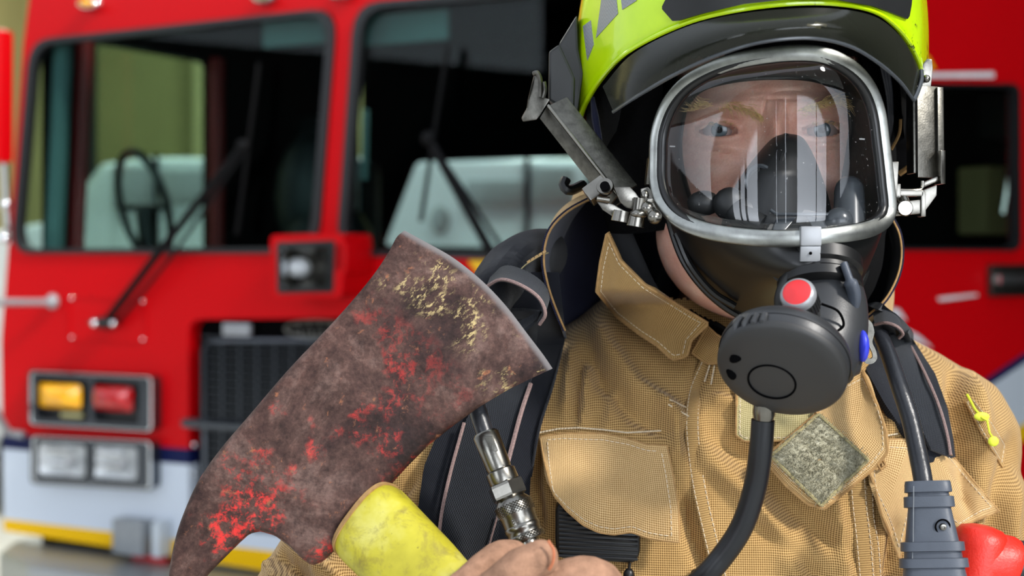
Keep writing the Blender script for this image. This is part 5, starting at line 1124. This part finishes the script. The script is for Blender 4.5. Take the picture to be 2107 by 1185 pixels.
# cable with slate boot
cbl = thing('cable', P(1900, 1100, 1.0), 'dark grey cable ending in a ribbed slate rubber boot on the chest', 'cable')
cp_ = spl([P(1812, 690, 1.05), P(1830, 735, 1.03), P(1852, 800, 1.01), P(1872, 860, 1.0), (P(1886, 920, .99)), P(1897, 975, .98), P(1902, 1010, .975)], 60)
mesh('cable_core', tube(cp_, [.0056, .0062, .0066], 20), M['cable'], cbl)
b0_, b1_ = P(1908, 990, .97), P(1926, 1230, .955)
def boot_sec(t, w, h): return b0_*(1-t)+b1_*t, w, h
secs = [(0.0, .0160, .012), (.02, .0165, .013), (.095, .0170, .013), (.10, .0145, .011), (.13, .0148, .011), (.135, .0178, .0135), (.225, .0182, .0135), (.23, .0152, .012), (.52, .0190, .015), (.525, .0225, .0175), (.60, .0228, .018), (.605, .0202, .016), (.66, .0206, .016), (.665, .0242, .019), (.74, .0246, .0195), (.745, .0215, .018), (1.0, .025, .02)]
ax_ = nrm(b1_-b0_); bxv = nrm(np.array([1, -.25, 0]) - ax_*np.dot([1, -.25, 0], ax_)); byv = nrm(np.cross(ax_, bxv)); A = []
tt = np.linspace(0, 2*np.pi, 44, endpoint=False); c, s = np.cos(tt), np.sin(tt); e_ = 4.2; c = np.sign(c)*abs(c)**(2/e_); s = np.sign(s)*abs(s)**(2/e_)
for t, w, h in secs: A.append((b0_*(1-t)+b1_*t)+c[:, None]*bxv*w*.92+s[:, None]*byv*h)
g = grid(np.array(A), cv=True); g.f += [list(range(44))[::-1], [(len(A)-1)*44+i for i in range(44)]]; g.mi += [0, 0]
bt_ = mesh('boot', g, M['boot'], cbl, recalc=True, sharp=50)
bb = BVHTree.FromPolygons(g.V().tolist(), g.f); sc_ = P(1940, 1084, hit(bb, 1940, 1084, .95))
mesh('screw_seat', lathe([(.0042, .0002), (.0048, -.0006), (.0054, .0002)], sc_, [0, 1, 0], 24, cap=False), M['dark'], bt_, recalc=True)
mesh('screw', lathe([(.0001, -.0010), (.0008, -.0010), (.0009, -.0018), (.0020, -.0016), (.0026, -.0002)], sc_, [0, 1, 0], 20, cap=False), M['steel'], bt_, recalc=True)
mesh('mould_line', tube([P(1880, 1000, hit(bb, 1880, 1010, .96)-.0002), P(1879, 1110, hit(bb, 1879, 1110, .96)-.0002), P(1876, 1180, hit(bb, 1876, 1170, .96)-.0002)], .0003, 5), M['grey_paint'], bt_)
# orange red elbow grip
elb = thing('elbow_grip', P(2040, 1150, 1.0), 'orange red rubber elbow grip joined to a black hose at the lower right edge', 'grip')
mesh('grip_body', lathe([(.0001, 0), (.008, .0003), (.0145, .0022), (.0182, .0065), (.0198, .013), (.0215, .026), (.024, .06), (.024, .075)], P(2022, 1081, 1.0), [-.16, 0, -1], 40, cap=False), M['orange_red'], elb, recalc=True)
mesh('grip_neck', tube([P(2010, 1160, 1.0), P(2060, 1158, 1.0), P(2080, 1160, 1.0), P(2086, 1162, 1.0)], [.0215, .0205, .0192, .0175], 28), M['orange_red'], elb)
mesh('grip_hose', tube(spl([P(2082, 1162, 1.0), P(2120, 1168, 1.0), P(2180, 1200, 1.01), P(2230, 1300, 1.03)], 24), .0175, 24), M['cable'], elb)
# gauge hose with nickel coupling
cpl = thing('air_coupling', P(1040, 1020, 1.0), 'nickel quick coupling with hex nut and knurled sleeve on a short grey hose', 'coupling')
k0, k1 = P(1000, 895, .985), P(1088, 1120, .965); ka = nrm(k1-k0); KL = np.linalg.norm(k1-k0)
mesh('hose', tube(spl([P(960, 720, 1.0), P(972, 800, .995), P(985, 850, .99), P(1002, 902, .985)], 24), .0062, 20), M['cable'], cpl)
def kp(t): return k0 + ka*KL*t
latheS = lambda p, *a, **k: lathe([(r*1.13, h) for r, h in p], *a, **k)
mesh('ferrule', latheS([(.0068, -.002), (.0082, 0), (.0080, .012), (.0078, .024), (.0074, .026)], k0, ka, 28), M['steel'], cpl, recalc=True)
mesh('crimp', G(rbox(kp(.075)+np.array([.0015, -.0090, .001]), ka*.0055, np.array([.0030, 0, 0]), np.array([0, .0008, 0]), .0006)), M['steel_dull'], cpl)
mesh('collar', latheS([(.0074, .0255), (.0092, .027), (.0094, .034), (.0088, .036)], k0, ka, 28), M['steel'], cpl, recalc=True)
mesh('hex_nut', latheS([(.0090, .0345), (.0112, .0358), (.0114, .0375), (.0114, .0440), (.0112, .0456), (.0090, .0468)], k0, ka, 6, ref=[.9, -.3, .2]), M['steel'], cpl, recalc=True, smooth=False)
sl = mesh('sleeve', latheS([(.0085, .046), (.0090, .047), (.0112, .050), (.0116, .052), (.0116, .058), (.0110, .0595), (.0108, .066), (.0112, .0665), (.0114, .069), (.0108, .070), (.0108, .0725), (.0116, .0735), (.0116, .0765), (.0112, .0775), (.0085, .078)], k0, ka, 36), M['steel'], cpl, recalc=True)
kx, ky, kz = basis(ka); kn = Geo()
for row, (h0, h1) in enumerate(((.0505, .058), (.0735, .0765))):
    for i in range(34):
        for sg in (-1, 1):
            pts = []
            for t in np.linspace(0, 1, 4):
                a = i/34*2*math.pi + sg*t*(h1-h0)/.0115; pts.append(k0+ka*(h0+(h1-h0)*t)+(kx*math.cos(a)+ky*math.sin(a))*.01318)
            kn.merge(tube(pts, .00032, 3, cap=False))
mesh('knurl', kn, M['steel'], sl)
dots = Geo()
for i in range(3):
    q = kp(0)+ka*.0625+np.array([-.004+i*.0028, -.0118+.0005*i, .0012*i]); dots.merge(ball(q, .0011, 8)); dots.merge(ball(q+ka*.0022, .0009, 8)); dots.merge(ball(q-ka*.0016, .0010, 8))
mesh('stamped_mark', dots, M['steel'], sl)
mesh('plug', latheS([(.0068, .077), (.0070, .083), (.0060, .084), (.0060, .090), (.0076, .092), (.0076, .104), (.006, .106)], k0, ka, 28), M['steel'], cpl, recalc=True)
mesh('eyelet', tube([kp(0)+ka*.098+np.array([.0, -.0092, 0])+.0040*(np.array([1, 0, 0])*math.cos(t)+np.array([0, 0, 1])*math.sin(t)) for t in np.linspace(0, 2*np.pi, 20, endpoint=False)], .0010, 6, closed=True), M['steel'], cpl)
mesh('key_tab', G(prism(rr([P(996, 1190, 1.0), P(1000, 1148, 1.0), P(1006, 1142, 1.0), P(1013, 1155, 1.0), P(1010, 1195, 1.0)], .002, 3), (0, .002, 0), .0005)), M['silver'], har)
# speaker microphone under the pocket flap
mic = thing('radio_microphone', P(1230, 1130, 1.03), 'black ribbed radio microphone hanging under the torn pocket flap beside the gloved hand', 'radio microphone')
dmc = min(D(u, 1100) for u in (1160, 1230, 1300)) - .012
mq = [P(1144, 1036, dmc+.003), P(1200, 1030, dmc), P(1318, 1050, dmc), P(1318, 1140, dmc), P(1306, 1160, dmc), P(1150, 1150, dmc), P(1143, 1120, dmc)]
mb_ = mesh('microphone_body', prism(rr(mq, .006, 4), (0, .018, 0), .003, seg=3), M['black'], mic)
mesh('grille_rib', G(*[tube([P(1150, v, dmc-.0008), P(1312, v+8, dmc-.0008)], .0011, 6) for v in range(1044, 1146, 9)]), M['black'], mb_)
mesh('cord_neck', G(tube([P(1226, 1150, dmc+.008), P(1226, 1200, dmc+.008), P(1226, 1300, dmc+.01)], [.010, .0075, .006], 16)), M['black'], mic)
mesh('pull_cord', G(tube([P(1296, 1158, dmc), P(1294, 1172, dmc)], .0011, 8), ball(P(1294, 1184, dmc), (.0042, .004, .0055), 14)), M['black'], mic)
for u, v in ((1430, 1180),): mesh('cord_bead', ball(P(u, v, D(u, v)-.006), .0032, 14), M['black'], har)

# ---------------------------------------------------------------- axe
axe = thing('axe', P(760, 1070, .95), 'worn fire axe with rust brown head and yellow plastic handle, held up in front', 'axe')
edge = spl([(832, 474, 0), (880, 500, 0), (935, 532, 0), (990, 576, 0), (1040, 628, 0), (1086, 688, 0), (1118, 730, 0), (1137, 758, 0)], 60)
tl = spl([(832, 474, 0), (816, 488, 0), (800, 518, 0), (768, 566, 0), (722, 622, 0), (660, 690, 0), (590, 764, 0), (520, 846, 0), (455, 922, 0), (408, 990, 0), (376, 1060, 0), (358, 1120, 0), (347, 1190, 0), (342, 1260, 0), (342, 1300, 0)], 120)
brr = resamp(np.array([(1137, 758, 0), (1100, 775, 0), (1045, 802, 0), (985, 838, 0), (930, 878, 0), (880, 918, 0), (838, 960, 0), (800, 1002, 0), (760, 1050, 0), (720, 1098, 0), (690, 1132, 0), (664, 1156, 0), (642, 1164, 0), (622, 1150, 0), (596, 1124, 0), (566, 1102, 0), (536, 1093, 0), (514, 1098, 0), (492, 1118, 0), (462, 1148, 0), (432, 1178, 0), (404, 1214, 0), (372, 1262, 0), (348, 1302, 0)]), 120)
# keep the two long edges in step: pair points by fraction of length, gentler through the notch
tip = np.array([(342, 1300, 0), (345, 1306, 0), (348, 1302, 0)], float)
Ax = coons(tl[:1]*0+edge, brr, tip, tl, 60, 120) if 0 else coons(edge, brr, np.array([resamp(tip, 60)])[0], tl, 60, 120)
n_, m_ = Ax.shape[:2]; s = np.linspace(0, 1, n_)[:, None]; q = np.linspace(0, 1, m_)[None]
Tk = np.interp(q[0], [0, .02, .1, .35, .55, .72, .85, 1], [.0002, .0016, .0040, .0085, .0125, .0115, .008, .003])[None]
Lz = np.interp(q[0], [0, .2, 1], [.96, .97, .955])[None]
rp = np.maximum(0, 1-abs(2*s-1)**7)**.5
F_ = np.zeros((n_, m_, 3)); Bk = F_.copy()
for i in range(n_):
    for j in range(m_):
        u, v_, _ = Ax[i, j]; d = .965 - .00002*(v_-700)*.4
        hlf = Tk[0, j]*(.35+.65*rp[i, 0]); F_[i, j] = P(u, v_, d-hlf); Bk[i, j] = P(u, v_, d) * 1.0; Bk[i, j][1] += hlf
F_[..., 1] += 0.0006*np.sin(Ax[..., 0]*.03)*np.sin(Ax[..., 1]*.023)
# soften the long edges
uvA = np.stack([np.broadcast_to(q, (n_, m_)), np.broadcast_to(s, (n_, m_))], -1).reshape(-1, 2)
fs = []; o_ = n_*m_
for i in range(n_-1):
    for j in range(m_-1): a = [i*m_+j, (i+1)*m_+j, (i+1)*m_+j+1, i*m_+j+1]; fs.append(a); fs.append([x+o_ for x in a[::-1]])
r_ = [i*m_ for i in range(n_)] + [(n_-1)*m_+j for j in range(1, m_)] + [i*m_+m_-1 for i in range(n_-2, -1, -1)] + [j for j in range(m_-2, 0, -1)]
for a, b in zip(r_, r_[1:]+r_[:1]): fs.append([b, a, a+o_, b+o_])
mesh('axe_head', Geo().add(np.r_[F_.reshape(-1, 3), Bk.reshape(-1, 3)], fs, np.r_[uvA, uvA]), M['axe'], axe, recalc=True, sharp=60)
hx0, hx1 = P(757, 1072, .955), P(1160, 1480, .84); hA = nrm(hx1-hx0)
hp = np.array([hx0-hA*.004, hx0, hx0+hA*.004] + [hx0+(hx1-hx0)*t for t in np.linspace(.05, 1.0, 30)])
wd_ = np.r_[.0268, .0292, .0300, np.interp(np.linspace(.05, 1, 30), [.05, .3, .6, 1], [.0300, .0285, .024, .019])]
xh = nrm(np.array([hA[2], 0, -hA[0]]) if hA[0] > 0 else [1, 0, 0])
mesh('handle', tube(hp, wd_, 40, flat=.62, up=-xh, ex=2.6), M['yellow_h'], axe)
mesh('handle_lip', tube([hx0-hA*.005, hx0-hA*.0015], [.0285, .0302], 40, flat=.62, up=-xh, ex=2.6), M['tan_plain'], axe)

# ---------------------------------------------------------------- gloved hand round the handle
hc = hx0 + (hx1-hx0)*.72      # grip point on the handle
U1 = nrm(np.cross(hA, [0, 1, 0])); U1 = U1 if U1[2] > 0 else -U1      # up and right of the handle
TW = nrm(np.cross(U1, hA)); TW = TW if TW[1] < 0 else -TW              # toward camera
def ring_pt(a, r, along): return hc + hA*along + (U1*math.cos(a)*1.25 + TW*math.sin(a)*.95)*r
fing = Geo()
R0 = .034
for k, (al, L0, rad) in enumerate([(-.036, 1.0, .0112), (-.012, 1.05, .0115), (.012, 1.0, .0112), (.034, .88, .010)]):
    # fingers start at the far side knuckles, come over the top and close on the near side
    pts = [ring_pt(a, R0*(1.12 if a < .2 else 1.0), al) for a in (-1.3, -.55, .15, .85, 1.6, 2.3*L0)]
    fing.merge(tube(spl(pts, 20), np.interp(np.linspace(0, 1, 20), [0, .3, .45, .6, .9, 1], [rad*1.2, rad*1.15, rad*1.2, rad*1.02, rad*.95, rad*.6]), 16)); fing.merge(ball(pts[-1], rad*.92, 12)); fing.merge(ball(pts[0], rad*1.2, 12))
palm = tube([ring_pt(-1.35, R0*1.25, -.045), ring_pt(-1.7, R0*1.35, 0), ring_pt(-1.35, R0*1.25, .045)], [.020, .026, .022], 20)
fing.merge(palm); fing.merge(cap(ring_pt(-1.7, R0*1.3, 0.01), WRL, .026, .03))
fing.merge(ball(ring_pt(-1.6, R0*1.2, 0), .034, 20))
# thumb laid up along the near side, tip toward the upper right
fing.merge(tube(spl([ring_pt(-1.7, R0*1.2, -.03), P(1000, 1240, .86), P(1045, 1192, .845), P(1090, 1155, .84), P(1122, 1142, .84)], 22), [.015]*8+[.0135]*6+[.0125]*5+[.0115, .010, .008], 18)); fing.merge(ball(P(1112, 1148, .84), .0112, 16))
# index finger raised beside it
fing.merge(tube(spl([P(1040, 1300, .85), P(1130, 1215, .855), P(1190, 1184, .855), P(1240, 1196, .86), P(1262, 1240, .865)], 22), [.012]*22, 16)); fing.merge(ball(P(1255, 1240, .865), .0115, 12))
gv, gf, gn = remesh(fing, .0022, 5)
nz = np.array([mn.noise(Vector((x*120, y*120, z*120))) for x, y, z in gv]); gv = gv + gn*(nz*.0006)[:, None]
glv = mesh('glove', Geo().add(gv, gf, np.stack([gv[:, 0], gv[:, 2]], -1)), M['suede'], person); glv['label'] = 'tan suede work glove gripping the handle'
mesh('glove_seam', tube(spl([P(1128, 1112, .829), P(1139, 1132, .8275), P(1138, 1155, .8275), P(1130, 1172, .829)], 16) + np.array([0, 0, 0]), .0010, 6), M['leather_wear'], glv)
# right hand glove out of frame
rg = G(cap(WRR, WRR+[0, -.02, -.09], .036, .03)); 
for k in range(4): p0 = WRR+[(-.03+.02*k), -.02, -.09]; rg.merge(tube(spl([p0, p0+[0, -.01, -.04], p0+[0, .005, -.075+.006*abs(k-1.5)]], 10), .0105, 12))
rg.merge(tube(spl([WRR+[-.03, -.02, -.04], WRR+[-.055, -.035, -.07], WRR+[-.058, -.035, -.10]], 10), .012, 12))
rv, rf, rn = remesh(rg, .004, 3); mesh('glove', Geo().add(rv, rf), M['suede'], person)
